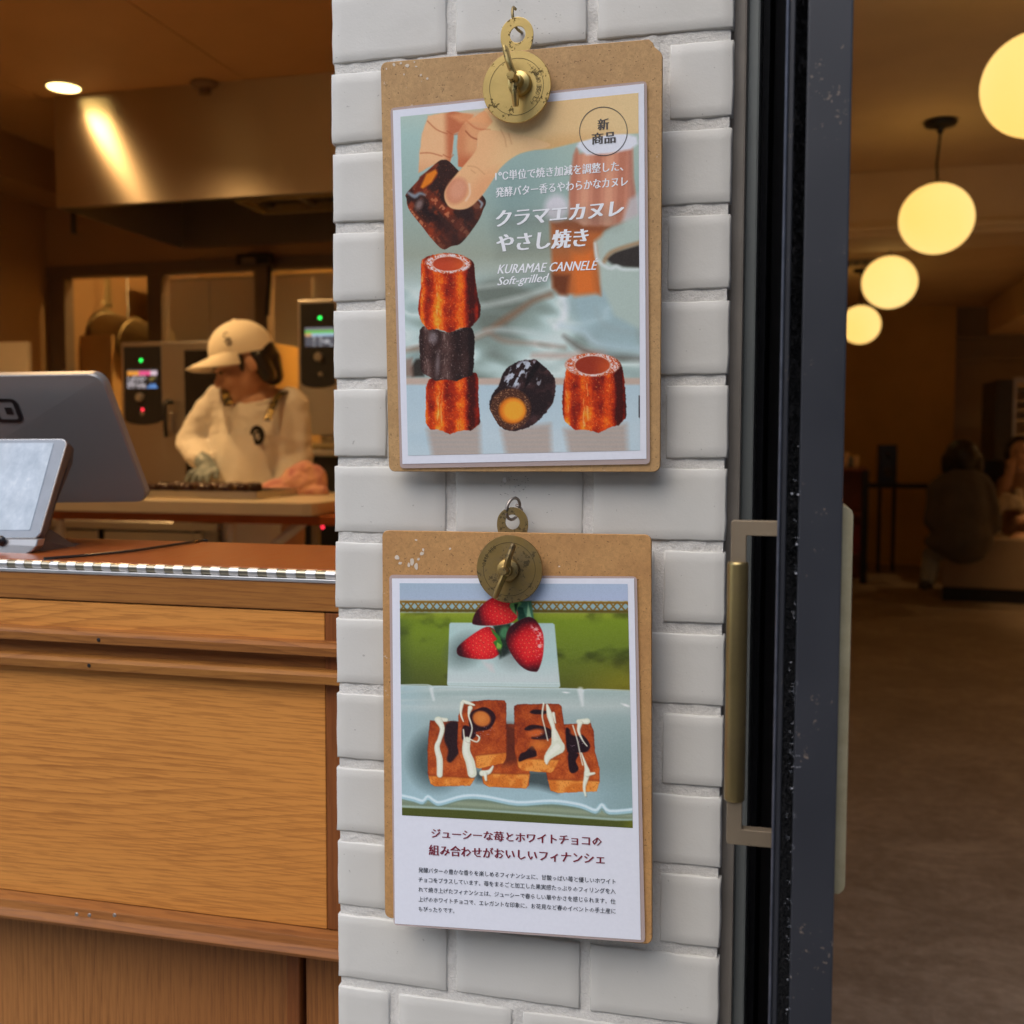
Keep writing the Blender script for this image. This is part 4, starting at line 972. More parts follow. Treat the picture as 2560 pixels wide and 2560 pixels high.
    low = k.poly(lip(20)+[(1850, 2000), (100, 2000)], 6); k.put(low, (150, 164, 140)); k.put(low*(np.sin((Y-.07*X)/9)*.5+.5), (112, 128, 106), .5)
    ob = k.poly([(100, 1752), (600, 1772), (1100, 1806), (1700, 1850), (1850, 1845), (1850, 2000), (100, 2000)], 5); k.put(ob, (84, 92, 44)); k.put(ob*ss(1700, 1850, X), (128, 132, 44), .6)
    k.put(k.line([(100, 1742), (600, 1765), (1100, 1796), (1720, 1840), (1850, 1835)], 7, 5), (172, 196, 184), .8)
    k.put(k.line(lip(10), 20, 6), (168, 204, 210)); k.put(k.line(lip(2), 9, 5), (220, 238, 240), .95); k.put(k.line(lip(34), 4, 5), (118, 140, 128), .7)
    # cakes
    def k_edge(m):
        a = m.copy()
        for _ in range(6): a = (a+np.roll(a, 1, 0)+np.roll(a, -1, 0)+np.roll(a, 1, 1)+np.roll(a, -1, 1))/5
        return (a*1.0-.5)*52*m
    def fin(pts, side, seed):
        jg = (k.noise(18, 18, seed, 2)*5-2.5, k.noise(18, 18, seed+1, 2)*5-2.5); m = np.minimum(k.poly(pts, 3, False, jg), 1); n1 = k.noise(60, 60, seed, 3); n2 = k.noise(8, 8, seed+4, 2)
        cc = k.grad([(0, (112, 44, 22)), (.5, (164, 78, 36)), (1, (204, 116, 58))], .52+.7*(n1-.5)+.45*(n2-.5)+.25*ss(pts[0][1], pts[0][1]+400, Y)-.12-.3*(1-ss(0, 26, k_edge(m)))); k.C = k.C*(1-m[..., None])+cc*m[..., None]
        s_ = k.poly(side, 6)*m; k.put(s_, (206, 124, 54)); k.put(s_*ss(.35, .7, n1), (240, 172, 92), .75); k.put(k.line([side[0], side[1]], 4, 8)*m, (110, 42, 20), .6); k.put(s_*ss(.6, .8, n2), (160, 80, 34), .4); return m
    fin([(850, 1140), (1060, 1140), (1090, 1500), (1082, 1590), (1060, 1612), (790, 1600), (750, 1580), (730, 1490)], [(738, 1500), (1090, 1505), (1060, 1640), (760, 1640)], 20)
    k.put(k.poly([(900, 1130), (1000, 1150), (1010, 1420), (900, 1440)], 30), (70, 34, 26), .7)
    m = fin([(348, 1112), (560, 1120), (640, 1250), (685, 1480), (680, 1545), (650, 1592), (380, 1596), (352, 1576), (330, 1500), (328, 1330), (336, 1200)], [(334, 1515), (690, 1535), (660, 1640), (350, 1640)], 26)
    k.put(m*ss(300, 600, X)*ss(1500, 1200, Y), (112, 62, 44), .45)
    k.put(k.poly([(470, 1140), (560, 1130), (590, 1300), (560, 1360), (505, 1420), (475, 1400), (485, 1330), (455, 1250)], 8, True), (42, 26, 32), .95)
    fin([(1340, 1140), (1525, 1132), (1548, 1190), (1556, 1340), (1590, 1470), (1588, 1560), (1568, 1632), (1290, 1645), (1240, 1628), (1208, 1500), (1240, 1300)], [(1215, 1545), (1592, 1555), (1570, 1680), (1240, 1680)], 32)
    for p in ([(1350, 1170), (1400, 1200), (1470, 1220), (1520, 1290), (1500, 1340), (1430, 1350), (1360, 1340)], [(1370, 1350), (1440, 1360), (1420, 1410), (1440, 1470), (1400, 1500), (1372, 1470)]): k.put(k.poly(p, 5, True), (40, 20, 28)); 
    k.put(k.ell(1420, 1200, 40, 26, 10, 8), (176, 88, 40))
    fin([(590, 985), (760, 962), (905, 965), (917, 990), (920, 1300), (916, 1390), (895, 1425), (720, 1465), (640, 1440), (575, 1400), (552, 1300), (562, 1080)], [(690, 1370), (925, 1345), (905, 1450), (700, 1500)], 38)
    for p in ([(700, 1030), (760, 1015), (820, 1050), (838, 1100), (800, 1170), (730, 1190), (660, 1190), (640, 1130), (650, 1060)], [(600, 1150), (680, 1180), (690, 1230), (640, 1260), (590, 1250)]): k.put(k.poly(p, 5, True), (48, 22, 30))
    k.put(k.ell(735, 1100, 68, 56, 20, 8), (196, 118, 60)); k.put(k.ell(735, 1095, 40, 36, 20, 16), (214, 144, 78), .7)
    fin([(975, 1008), (1000, 994), (1300, 990), (1318, 1010), (1345, 1200), (1358, 1400), (1330, 1440), (1240, 1496), (1030, 1480), (1004, 1450), (980, 1340)], [(1000, 1390), (1300, 1400), (1240, 1520), (1010, 1520)], 50)
    for p in ([(1090, 1050), (1130, 1032), (1220, 1045), (1200, 1065), (1120, 1066)], [(1050, 1180), (1100, 1145), (1200, 1160), (1260, 1200), (1220, 1252), (1100, 1245), (1130, 1200)], [(1020, 1360), (1060, 1340), (1110, 1300), (1140, 1370), (1080, 1390), (1010, 1415)]): k.put(k.poly(p, 5, True), (44, 22, 28))
    k.put(k.ell(1130, 1205, 60, 28, -10, 10), (196, 104, 52)); k.put(k.ell(1160, 1290, 70, 34, -5, 18), (214, 134, 66), .7)
    k.put(ss(.72, .8, k.noise(14, 8, 61, 2))*(k.ell(740, 1190, 90, 40, 0, 14)+k.ell(1180, 1225, 70, 30, 0, 14)+k.ell(1440, 1300, 60, 50, 0, 14)), (170, 150, 160), .7)
    # white drips
    W_ = (222, 228, 206)
    for p, w_ in (([(400, 1105), (470, 1108)], [18, 14]), ([(410, 1110), (440, 1170), (420, 1250), (400, 1310), (420, 1400), (420, 1510)], [26, 18, 16, 20, 24, 22]),
                  ([(600, 975), (640, 985), (680, 1000)], [14, 12, 6]), ([(590, 985), (580, 1060), (600, 1120)], [14, 8, 3]), ([(650, 1020), (640, 1080), (665, 1170), (640, 1260)], [18, 6, 4, 5]),
                  ([(625, 1260), (620, 1340), (650, 1420), (665, 1500)], [28, 30, 34, 34]), ([(600, 1180), (610, 1250), (640, 1270)], [4, 5, 4]), ([(650, 1250), (700, 1270), (720, 1240), (700, 1220)], [4, 4, 6, 3]),
                  ([(1190, 990), (1180, 1080), (1200, 1170), (1220, 1260)], [6, 4, 3, 3]), ([(1215, 1000), (1235, 1080), (1260, 1170), (1290, 1300)], [8, 22, 14, 48]), ([(1290, 1310), (1220, 1380), (1212, 1430)], [52, 26, 6]), ([(1260, 1060), (1275, 1130)], [10, 4]),
                  ([(1440, 1120), (1500, 1118)], [16, 22]), ([(1450, 1130), (1440, 1190), (1470, 1260), (1500, 1300)], [18, 10, 4, 3]), ([(1400, 1150), (1430, 1250), (1450, 1350), (1470, 1440)], [4, 3, 3, 3]), ([(1460, 1350), (1490, 1440), (1500, 1500), (1480, 1600), (1490, 1665)], [3, 10, 22, 10, 6]), ([(1500, 1510), (1550, 1500)], [14, 8]),
                  ([(740, 1500), (790, 1490), (820, 1450)], [22, 16, 5]), ([(760, 1500), (768, 1550)], [14, 8])):
        k.put(k.line([(a+5, b_+6) for a, b_ in p], w_, 6), (120, 90, 70), .35); k.put(k.line(p, w_, 4), W_)
        k.put(k.line([(a-3, b_-2) for a, b_ in p], [q*.45 for q in w_], 6), (240, 244, 228), .7)
    k.C += (k.noise(5, 5, 77, 1)[..., None]-.5)*10
    return k.out(GAIN)
GAIN = (1.0, .96, .97)
ps1 = poster('laminated poster of caramel cakes and a hand holding one, clipped on the upper clipboard', HP1,
    [(976, 270), (1617, 202), (1625, 1160), (1000, 1171)], [(982, 276), (1610, 209), (1616, 1147), (1006, 1160)], PIC1, paint1())
A = lambda x, y: (980+x/2.927, 220+y/2.927)
B_ = lambda x, y: (980+x/2.927, 600+y/2.927)
for body, bl, br, hg_, m, sh, bo in [
    ('1℃単位で焼き加減を調整した、', A(757, 682), A(1690, 606), 25, 'ink_white', 0, .028),
    ('発酵バター香るやわらかなカヌレ', A(760, 802), A(1725, 718), 25, 'ink_white', 0, .028),
    ('クラマエカヌレ', A(765, 1016), A(1692, 936), 40, 'ink_white', .12, .050),
    ('やさし焼き', A(770, 1204), A(1432, 1160), 46, 'ink_white', .12, .050),
    ('KURAMAE CANNELÉ', A(772, 1360), A(1507, 1330), 29, 'ink_white', .35, .022),
    ('Soft-grilled', B_(772, 352), B_(1150, 322), 27, 'ink_white', .35, .020),
    ('新', A(1507, 310), A(1586, 302), 28, 'ink_grey', 0, .035),
    ('商品', A(1464, 415), A(1634, 400), 29, 'ink_grey', 0, .035)]:
    writing(ps1, HP1, body, bl, br, hg_, M[m], sh, bo)
def ring_print(ps, HP, cx, cy, r, wd, m):
    mb = MB(); N = 72; vs = []
    for k in range(N):
        a = 2*math.pi*k/N
        for rr in (r, r-wd): vs.append(HP(cx+math.cos(a)*rr, cy+math.sin(a)*rr*1.02, .0025))
    mb.add(vs, [(2*k, 2*k+1, (2*k+3) % (2*N), (2*k+2) % (2*N)) for k in range(N)]); return mb.build('printed_ring', m, ps)
ring_print(ps1, HP1, 980+1547/2.927, 220+317/2.927, 60.5, 2.0, M['ink_grey'])
ps2 = poster('laminated poster of strawberries and drizzled cakes on a plate, clipped on the lower clipboard', HP2,
    [(973, 1437), (1592, 1441), (1613, 2357), (984, 2313)], [(980, 1446), (1585, 1446), (1602, 2350), (987, 2309)], PIC2, paint2())
D_ = lambda x, y: (960+x/2.841, 2020+y/2.841)
for body, bl, br, hg_, m, bo in [
    ('ジューシーな苺とホワイトチョコの', D_(338, 212), D_(1545, 272), 24, 'ink_red', .030),
    ('組み合わせがおいしいフィナンシェ', D_(320, 334), D_(1565, 400), 26, 'ink_red', .030),
    ('発酵バターの豊かな香りを楽しめるフィナンシェに、甘酸っぱい苺と優しいホワイト', D_(245, 458), D_(1645, 543), 13, 'ink_black', .006),
    ('チョコをプラスしています。苺をまるごと加工した果実感たっぷりのフィリングを入', D_(245, 526), D_(1645, 612), 13, 'ink_black', .006),
    ('れて焼き上げたフィナンシェは、ジューシーで春らしい華やかさを感じられます。仕', D_(245, 596), D_(1645, 684), 13, 'ink_black', .006),
    ('上げのホワイトチョコで、エレガントな印象に。お花見など春のイベントの手土産に', D_(245, 665), D_(1645, 753), 13, 'ink_black', .006),
    ('もぴったりです。', D_(245, 735), D_(500, 749), 13, 'ink_black', .006)]:
    writing(ps2, HP2, body, bl, br, hg_, M[m], 0, bo, res=1)

# old paint spots on the boards, scuffs and nail marks on the tiles
def fleck(parent, HP, px, py, r, mat, nm, rq, asp=1.0):
    n = 14; c0 = [rq.uniform(.55, 1.1) for _ in range(n)]; pts = []
    for k in range(n):
        a = 2*math.pi*k/n; q = r*(c0[k]+c0[k-1])/2; pts.append(HP(px+math.cos(a)*q*asp, py+math.sin(a)*q/asp, .00035))
    mb = MB(); mb.add(list(reversed(pts)), [tuple(range(n))]); return mb.build(nm, mat, parent)
M['spot'] = plain('old_white_paint', (.66, .56, .44), .7, var=.12, scale=80)
rgf = random.Random(12)
for (x, y, r) in ((993, 1394, 9), (1000, 1408, 6), (1030, 1405, 11), (1040, 1415, 9), (1022, 1412, 7), (1055, 1384, 7), (1058, 1375, 5), (1046, 1398, 5), (1125, 1372, 4), (1398, 1416, 3), (1040, 1350, 4)): fleck(b2, HP2, x, y, r*.8, M['spot'], 'paint_spot', rgf, rgf.uniform(.7, 1.2))
for (x, y, r) in ((985, 162, 6), (1002, 158, 5), (1018, 164, 7), (1040, 166, 4), (1010, 186, 3), (1052, 188, 4), (1068, 196, 5), (966, 172, 3), (1036, 155, 3)): fleck(b1, HP1, x, y, r*.8, M['spot'], 'paint_spot', rgf, rgf.uniform(.7, 1.3))
tp = lambda px, py, off=0.0: hy(px, py, -.0009)
mb = MB()
for (xa, xb2, ya, yb2, n) in ((1240, 1400, 2, 110, 26), (1244, 1320, 1190, 1240, 30), (1190, 1480, 1195, 1320, 8)):
    for i in range(n):
        x, y = rgf.uniform(xa, xb2), rgf.uniform(ya, yb2); l_ = rgf.uniform(1.2, 4.5); a = rgf.uniform(-.6, .4); w_ = rgf.uniform(.35, .9)
        mb.add([tp(x, y+w_), tp(x+l_*math.cos(a), y+l_*math.sin(a)+w_*.4), tp(x+l_*math.cos(a), y+l_*math.sin(a)-w_*.4), tp(x, y-w_)], [(0, 1, 2, 3)])
M['scuff'] = plain('dark_scuff', (.10, .09, .08), .8)
sc_ = mb.build('scuff_marks', M['scuff'], pil); tag(sc_, kind='stuff')
chip = fleck(pil, tp, 1262, 1200, 7, plain('white_chip', (.85, .85, .84), .6), 'paint_chip', rgf, .75)

# ============================================================ organic shapes: overlapping limbs fused into one skin
def blob(name, prims, voxel, mat, parent, smooth=6, disp=None, sub=0):
    mb = MB()
    for p in prims:
        if p[0] == 'c':
            _, a, ra, b, rb = p; a, b = Vector(a), Vector(b); n = max(2, int((b-a).length/(voxel*2)))
            pts = [a.lerp(b, i/n) for i in range(n+1)]; mb.tube(pts, [ra+(rb-ra)*i/n for i in range(n+1)], 16)
            mb.sphere(a, ra, 16, 8); mb.sphere(b, rb, 16, 8)
        else:
            _, c, r = p[:3]; mb.sphere(c, r, 24, 14, p[3] if len(p) > 3 else None)
    me = bpy.data.meshes.new(name); me.from_pydata(mb.v, [], mb.f); me.update()
    o = bpy.data.objects.new(name+'_tmp', me); COL.objects.link(o)
    m = o.modifiers.new('r', 'REMESH'); m.mode = 'VOXEL'; m.voxel_size = voxel
    s = o.modifiers.new('s', 'SMOOTH'); s.iterations = smooth; s.factor = .5
    dg = bpy.context.evaluated_depsgraph_get(); dg.update()
    out = bpy.data.meshes.new_from_object(o.evaluated_get(dg)); bpy.data.objects.remove(o)
    n = len(out.vertices)
    if disp:
        co = np.zeros(n*3); no = np.zeros(n*3); out.vertices.foreach_get('co', co); out.vertices.foreach_get('normal', no)
        co = co.reshape(-1, 3); no = no.reshape(-1, 3); d = np.array([disp(Vector(c)) for c in co]); co += no*d[:, None]; out.vertices.foreach_set('co', co.ravel())
    out.polygons.foreach_set('use_smooth', [True]*len(out.polygons)); out.name = name; out.update()
    out.materials.clear(); out.materials.append(mat)
    return link(name, out, mat, parent)
def rotm(ax, deg): return Matrix.Rotation(R(deg), 3, ax)

# ============================================================ KITCHEN (left)
PYK = 3.85                                  # glazed partition behind the ovens
HYF = 2.90                                  # front of the extractor hood
KL = hy(118, 700, PYK).x                    # left wall
struct('kitchen_wall_left', M['kit_wall'], KL-.1, KL, .31, PYK+1.8, 0, KC)
struct('kitchen_wall_back', M['plaster_ochre'], KL-.1, -.36, 5.3, 5.4, 0, 2.75)
kc = tag(bx('kitchen_ceiling', M['brown_frame'], None, -6, -.36, .30, 6, KC+.02, KC+.2), kind='structure')
seam = hz(316, 0, KC).x
xs = sorted([seam-.91*i for i in range(0, 5)]+[seam+.91, -.362])
for a, b in zip(xs, xs[1:]):
    for (ya, yb_) in ((.305, 1.10), (1.104, 2.92), (2.924, PYK)):
        if b-a > .05: bx('ceiling_panel', M['ceil_board'], kc, a+.0025, b-.0025, ya, yb_, KC, KC+.016)
bx('soffit_band', M['kit_wall'], kc, KL+.001, KL+.26, 1.0, PYK-.001, KC-.20, KC-.001)
# downlights
def downlight(label, p, power, on_group='round downlights set in the kitchen ceiling', blend=.8):
    t = thing('downlight', label, 'downlight', (p.x, p.y, p.z), on_group)
    MB().lathe([(.060, -.002), (.064, -.007), (.070, -.005), (.070, .0)], p, (0, 0, 1), 32).build('trim_ring', M['brown_frame'], t)
    MB().lathe([(0, -.005), (.060, -.005), (.060, .004)], p, (0, 0, 1), 32).build('lens', M['lamp_disc'], t)
    l_ = bpy.data.lights.new('downlight_beam', 'SPOT'); l_.energy = power; l_.color = (1.0, .58, .23); l_.spot_size = R(150); l_.spot_blend = blend; l_.shadow_soft_size = .05
    lo = bpy.data.objects.new('downlight_beam', l_); COL.objects.link(lo); lo.parent = t; lo.location = (0, 0, -.012)
    return t
M['lamp_disc'] = glow('downlight_lens', (1.0, .72, .26), 5.0)
dl = hz(160, 250, KC-.001); dl.y = min(dl.y, HYF-.10); dl.x = hy(160, 250, dl.y).x
downlight('lit round downlight in the kitchen ceiling left of the hood', dl, 9)
lx = hy(560, 400, HYF).x-.42-dl.x
for i, (dx, dy) in enumerate(((lx, 2.0-dl.y), (1.30, -1.1), (.9, -1.9))):  # out-of-view downlights added to brighten the kitchen; first placed for the hood streak
    downlight('unseen round downlight added in the kitchen ceiling %s' % ['in front of the hood near the pillar side', 'over the serving counter, left one', 'over the serving counter near the pillar'][i], Vector((dl.x+dx, dl.y+dy, KC-.001)), (70, 22, 24)[i])
# ceiling detector
p = hz(523, 214, KC-.001); p.y -= .03
dt = MB().lathe([(0, 0), (.055, 0), (.058, -.008), (.045, -.018), (.022, -.020), (.020, -.038), (.026, -.042), (.010, -.046), (0, -.046)], p, (0, 0, 1), 28).build('ceiling_detector', M['brown_frame'], None)
tag(dt, 'small round detector on the kitchen ceiling above the hood', 'detector')
# hood
HX0, HX1 = hy(139, 420, HYF).x, -.37
HZ0, HZ1 = 2.065, KC-.001
hood = thing('extractor_hood', 'large brushed steel extractor hood over the ovens', 'hood', ((HX0+HX1)/2, 3.3, HZ0))
bx('front_panel', M['hood'], hood, HX0, HX1, HYF, HYF+.004, HZ0, HZ1, .001)
bx('side_panel', M['stainless'], hood, HX0, HX0+.003, HYF+.0042, PYK-.03, HZ0, HZ1)
bx('back_panel', M['stainless_dk'], hood, HX0+.0032, HX1, PYK-.03, PYK-.025, HZ0, HZ1)
bx('inner_top', M['black_metal'], hood, HX0+.0032, HX1, HYF+.0042, PYK-.031, HZ0+.22, HZ0+.225)
bx('gutter', M['stainless_dk'], hood, HX0+.0032, HX1, HYF+.0043, HYF+.035, HZ0, HZ0+.004)
fx0 = hy(612, 555, 3.35).x
fl = bx('grease_filter', M['black_metal'], hood, fx0+.02, HX1-.05, 3.28, 3.50, HZ0+.105, HZ0+.11)
ff = MB(); ff.box(fx0, HX1-.03, 3.50, 3.53, HZ0+.07, HZ0+.12); ff.box(fx0, HX1-.03, 3.25, 3.28, HZ0+.07, HZ0+.12); ff.box(fx0, fx0+.02, 3.2801, 3.4999, HZ0+.07, HZ0+.12); ff.box(HX1-.05, HX1-.03, 3.2801, 3.4999, HZ0+.07, HZ0+.12)
ff.build('filter_frame', M['duct'], hood, .002)
for i in range(9):
    xx = fx0+.04+i*(HX1-.07-fx0-.02)/9; bx('filter_slat', M['stainless_dk'], hood, xx, xx+.02, 3.281, 3.499, HZ0+.088, HZ0+.104)
pb = hy(184, 572, 3.0); bx('hood_clip', M['black_metal'], hood, pb.x-.007, pb.x+.007, 2.99, 3.01, pb.z-.02, HZ0-.0002)

# glazed partition
M['post'] = plain('partition_post', (.17, .13, .105), .45, .3, .08, 8)
pt = thing('glazed_partition', 'brown framed glazed partition behind the ovens', 'partition', ((KL-.4)/2, PYK, 0))
def px_x(a, Y): return hy(a, 760, Y).x
zh0, zh1 = hy(400, 684, PYK).z, hy(400, 655, PYK).z
bx('upper_wall', M['kit_wall'], pt, KL+.001, -.361, PYK+.001, PYK+.06, zh1+.0005, KC+.019)
bx('header', M['post'], pt, KL+.001, -.361, PYK-.012, PYK+.07, zh0, zh1)
zs = 1.12
for a, b in ((122, 162), (368, 404), (636, 668)):
    bx('post', M['post'], pt, px_x(a, PYK-.012), px_x(b, PYK-.012), PYK-.012, PYK+.06, 0.002, zh0-.0005, .002)
bx('sill', M['post'], pt, KL+.001, -.361, PYK-.02, PYK+.061, zs-.04, zs)
bx('dado', M['kit_wall'], pt, KL+.001, -.361, PYK+.0, PYK+.05, 0.002, zs-.041)
for a, b in ((404, 636), (668, 900)):
    bx('pane', M['pane'], pt, px_x(a, PYK)+.002, min(-.37, px_x(b, PYK)-.002), PYK+.02, PYK+.026, zs+.001, zh0-.001)
# ceiling pole with bracket at the hood's back
pb = hy(640, 655, PYK-.06)
pl_ = thing('pipe_bracket', 'dark bracket and conduit under the hood above the chef', 'bracket', pb)
bx('bracket_body', M['black_metal'], pl_, pb.x-.085, pb.x+.085, PYK-.10, PYK-.045, pb.z-.02, pb.z+.035, .006, 2)
bx('bracket_face', M['stainless_dk'], pl_, pb.x-.05, pb.x+.02, PYK-.105, PYK-.1003, pb.z-.015, pb.z+.012)
MB().tube([(pb.x+.075, PYK-.07, pb.z-.02), (pb.x+.075, PYK-.07, pb.z-.1), (pb.x+.05, PYK-.05, pb.z-.25)], .012, 10).build('conduit', M['black_metal'], pl_)
# back room: duct, steel cabinets, added lamp
DU = 4.35
r_d = (hy(272, 760, DU).x-hy(180, 760, DU).x)/2; cx = (hy(272, 760, DU).x+hy(180, 760, DU).x)/2
dz = hy(226, 826, DU).z
duct = thing('air_duct', 'round metal air duct with an elbow behind the partition', 'duct', (cx, DU, dz))
e = hy(330, 868, DU-.25)
path = spline([(cx, DU, 2.7), (cx, DU, dz+.2), (cx+.02, DU-.02, dz+.04), (cx+.12, DU-.06, dz-.02), (cx+.25, DU-.10, dz-.05), (cx+.52, DU-.12, dz-.12)], 6)
MB().tube(path[:8], r_d, 32).build('vertical_run', M['duct'], duct)
MB().tube(path[6:], r_d*.97, 32).build('elbow_run', M['duct'], duct)
for i in (7, 12, 19, 26):
    q = path[i]; t_ = (path[i+1]-path[i-1]).normalized()
    MB().tube([q-t_*.012, q-t_*.006, q+t_*.006, q+t_*.012], [r_d*1.0, r_d*1.06, r_d*1.06, r_d*1.0], 32).build('joint_band', M['duct'], duct)
MB().tube([(cx+.30, DU-.10, 2.7), (cx+.30, DU-.10, dz+.02)], .004, 8).build('hanger_rod', M['stainless_dk'], duct)
cab = thing('steel_cabinet', 'tall stainless cabinet behind the partition glass', 'cabinet', (px_x(520, 4.5), 4.6, 0))
for a, b in ((400, 522), (526, 655), (660, 780)):
    bx('cabinet_door', M['stainless'], cab, px_x(a, 4.5), px_x(b, 4.5), 4.5, 4.52, .3, 2.02, .004, 2)
bx('body', M['stainless_dk'], cab, px_x(402, 4.5), min(-.38, px_x(900, 4.5)), 4.5205, 5.1, .1, 2.04)
box_ = thing('cardboard_stack', 'stack of brown boxes behind the left partition opening', 'boxes', (px_x(222, 4.2), 4.3, 1.0))
M['card'] = plain('brown_card', (.42, .26, .11), .8, var=.08, scale=5)
bx('box', M['card'], box_, px_x(170, 4.1), px_x(278, 4.1), 4.1, 4.3, 1.12, hy(222, 838, 4.1).z, .002)
for i in range(3): bx('tray', M['card'], box_, px_x(172+i*2, 4.02), px_x(280, 4.02), 4.02-.01*i, 4.098, 1.121+i*.03, 1.145+i*.03, .002)
bl = thing('added_ceiling_lamp', 'unseen ceiling lamp added in the room behind the partition', 'lamp', (-1.2, 4.4, 2.69))  # fitting out of view, added with two lights to brighten the back room
MB().lathe([(0, -.0), (.11, 0), (.11, .03), (0, .03)], (-1.0, 4.42, 2.66), (0, 0, 1), 24).build('added_lamp_plate', M['lamp_disc'], bl)
MB().lathe([(0, -.0), (.09, 0), (.09, .03), (0, .03)], (px_x(172, 4.7), 4.85, 2.66), (0, 0, 1), 24).build('added_lamp_plate', M['lamp_disc'], bl)
for q, e_ in (((-1.0, 4.30, 2.54), 260), ((px_x(172, 4.7), 4.85, 2.45), 520)):
    l_ = bpy.data.lights.new('added_back_room_light', 'POINT'); l_.energy = e_; l_.color = (1, .6, .2); l_.shadow_soft_size = .1
    lo = bpy.data.objects.new('added_back_room_light', l_); COL.objects.link(lo); lo.parent = bl; lo.location = Vector(q)-bl.location
struct('back_room_ceiling', M['ceil_board'], KL-.1, -.36, PYK+.062, 5.4, 2.72, 2.9)
# ovens
M['led_green'] = glow('led_green', (.02, 1, .12), 1.6); M['led_red'] = glow('led_red', (1, .03, .06), 1.8)
def screen_mat():
    t = NT('oven_screen'); a = t.n('ShaderNodeAttribute'); a.attribute_name = 'print'; t.set(base=(.01, .01, .01), em=a.outputs['Color'], ems=.55, rough=.2); return t.m
M['oven_screen'] = screen_mat()
def screen_grid(x0, x1, z0, z1, y, nx, nz, fn, name, mat, parent):
    mb = MB(); cols = []
    for j in range(nz):
        for i in range(nx):
            xa, xb2 = x0+(x1-x0)*i/nx, x0+(x1-x0)*(i+1)/nx; za, zb2 = z1-(z1-z0)*j/nz, z1-(z1-z0)*(j+1)/nz
            mb.quad((xa, y, zb2), (xb2, y, zb2), (xb2, y, za), (xa, y, za)); cols += [fn((i+.5)/nx, (j+.5)/nz)]*4
    me = bpy.data.meshes.new(name); me.from_pydata(mb.v, [], mb.f); at = me.color_attributes.new('print', 'FLOAT_COLOR', 'POINT')
    at.data.foreach_set('color', [c for q in cols for c in (*q, 1)]); me.update(); return link(name, me, mat, parent)
def scr_a(u, v):
    r_ = random.Random(int(u*18)*31+int(v*13)*7)
    if v < .1: return (.1, .1, .1)
    if v < .3: return (.9, .35, .05) if u < .4 else ((.9, .10, .28) if u < .8 else (.8, .6, .7))
    if r_.random() < .38: return (.01, .01, .01)
    if u > .65 and v > .8: return (.15, .35, .8)
    if .7 < u < .95 and .4 < v < .65: return (.25, .18, .05)
    return (.45, .4, .42) if u < .62 else (.02, .02, .02)
def scr_b(u, v):
    if v < .12: return (.2, .2, .22)
    if v < .34: return (.16, .55, .08)
    if v < .44: return (.4, .55, .7) if u > .2 else (.7, .4, .2)
    r_ = random.Random(int(u*14)*31+int(v*12)*7); return (.45, .45, .48) if r_.random() < .2 and u > .3 else (.10, .10, .12)
def oven(label, Y, xl, xp1, xr, ptop, pbot, led, knob, but, scr, red, zbase, ztop_, fn, handle, extra):
    X = lambda a: hy(a, 1000, Y).x
    Zp = lambda b: hy(360 if xl < 500 else 790, b, Y).z
    ov = thing('combi_oven', label, 'oven', (X(xl), Y+.3, zbase), 'stainless ovens behind the chef')
    bx('body', M['stainless'], ov, X(xl), X(xr), Y+.02, Y+.62, zbase, ztop_, .004, 2)
    bx('control_column', M['stainless'], ov, X(xl), X(xp1+3), Y, Y+.0198, zbase+.001, ztop_-.001, .003, 2)
    x0, x1 = X(xl+7), X(xp1); zt_, zb_2 = Zp(ptop), Zp(pbot); wd = x1-x0
    out = [(x0, Y-.004, zb_2+.022)]+[(x0+wd*(.5-.5*math.cos(R(a))), Y-.004, zb_2+.022-.022*math.sin(R(a))) for a in range(15, 180, 15)]+[(x1, Y-.004, zb_2+.022), (x1, Y-.004, zt_), (x0, Y-.004, zt_)]
    cp = prism(list(reversed(out)), (0, .0038, 0)).build('control_panel', M['black_plastic'], ov, .0008)
    yf = Y-.0045
    def dot(nm, px, py, r, m, dep=.003):
        q = hy(px, py, Y); return MB().lathe([(r, 0), (r, dep*.6), (r*.8, dep), (0, dep)], (q.x, yf+.0004, q.z), (0, -1, 0), 24).build(nm, m, cp)
    dot('indicator', led[0], led[1], .0065, M['led_green'], .0015); dot('knob', knob[0], knob[1], .0185, M['knob'], .016); dot('button', but[0], but[1], .009, M['knob'], .006)
    if red: dot('indicator', red[0], red[1], .0055, M['led_red'], .0015)
    a, b = hy(scr[0], scr[1], Y), hy(scr[2], scr[3], Y)
    screen_grid(a.x, b.x, b.z, a.z, yf-.0008, 18, 13, fn, 'screen', M['oven_screen'], cp)
    for f in extra: f(ov, X, Zp, Y)
    return ov
M['knob'] = plain('oven_knob', (.30, .27, .24), .35, .6, .1)
M['oven_glass'] = plain('oven_glass', (.015, .013, .012), .12, var=.1)
def door_left(ov, X, Zp, Y):
    dd = bx('door', M['stainless'], ov, X(411), X(640), Y-.012, Y+.019, .72, 1.535, .004, 2)
    bx('door_window', M['oven_glass'], dd, X(466), X(600), Y-.0145, Y-.0121, .95, 1.50, .001)
    h = spline([hy(432, 1006, Y-.03), hy(419, 1004, Y-.055), hy(413, 1016, Y-.065), hy(413, 1060, Y-.065), hy(416, 1092, Y-.05)], 5)
    MB().tube(h, .010, 12, True, .8).build('handle', M['black_plastic'], ov)
    bx('latch', M['stainless'], ov, X(421), X(436), Y-.03, Y-.0122, Zp(1082), Zp(1030), .003)
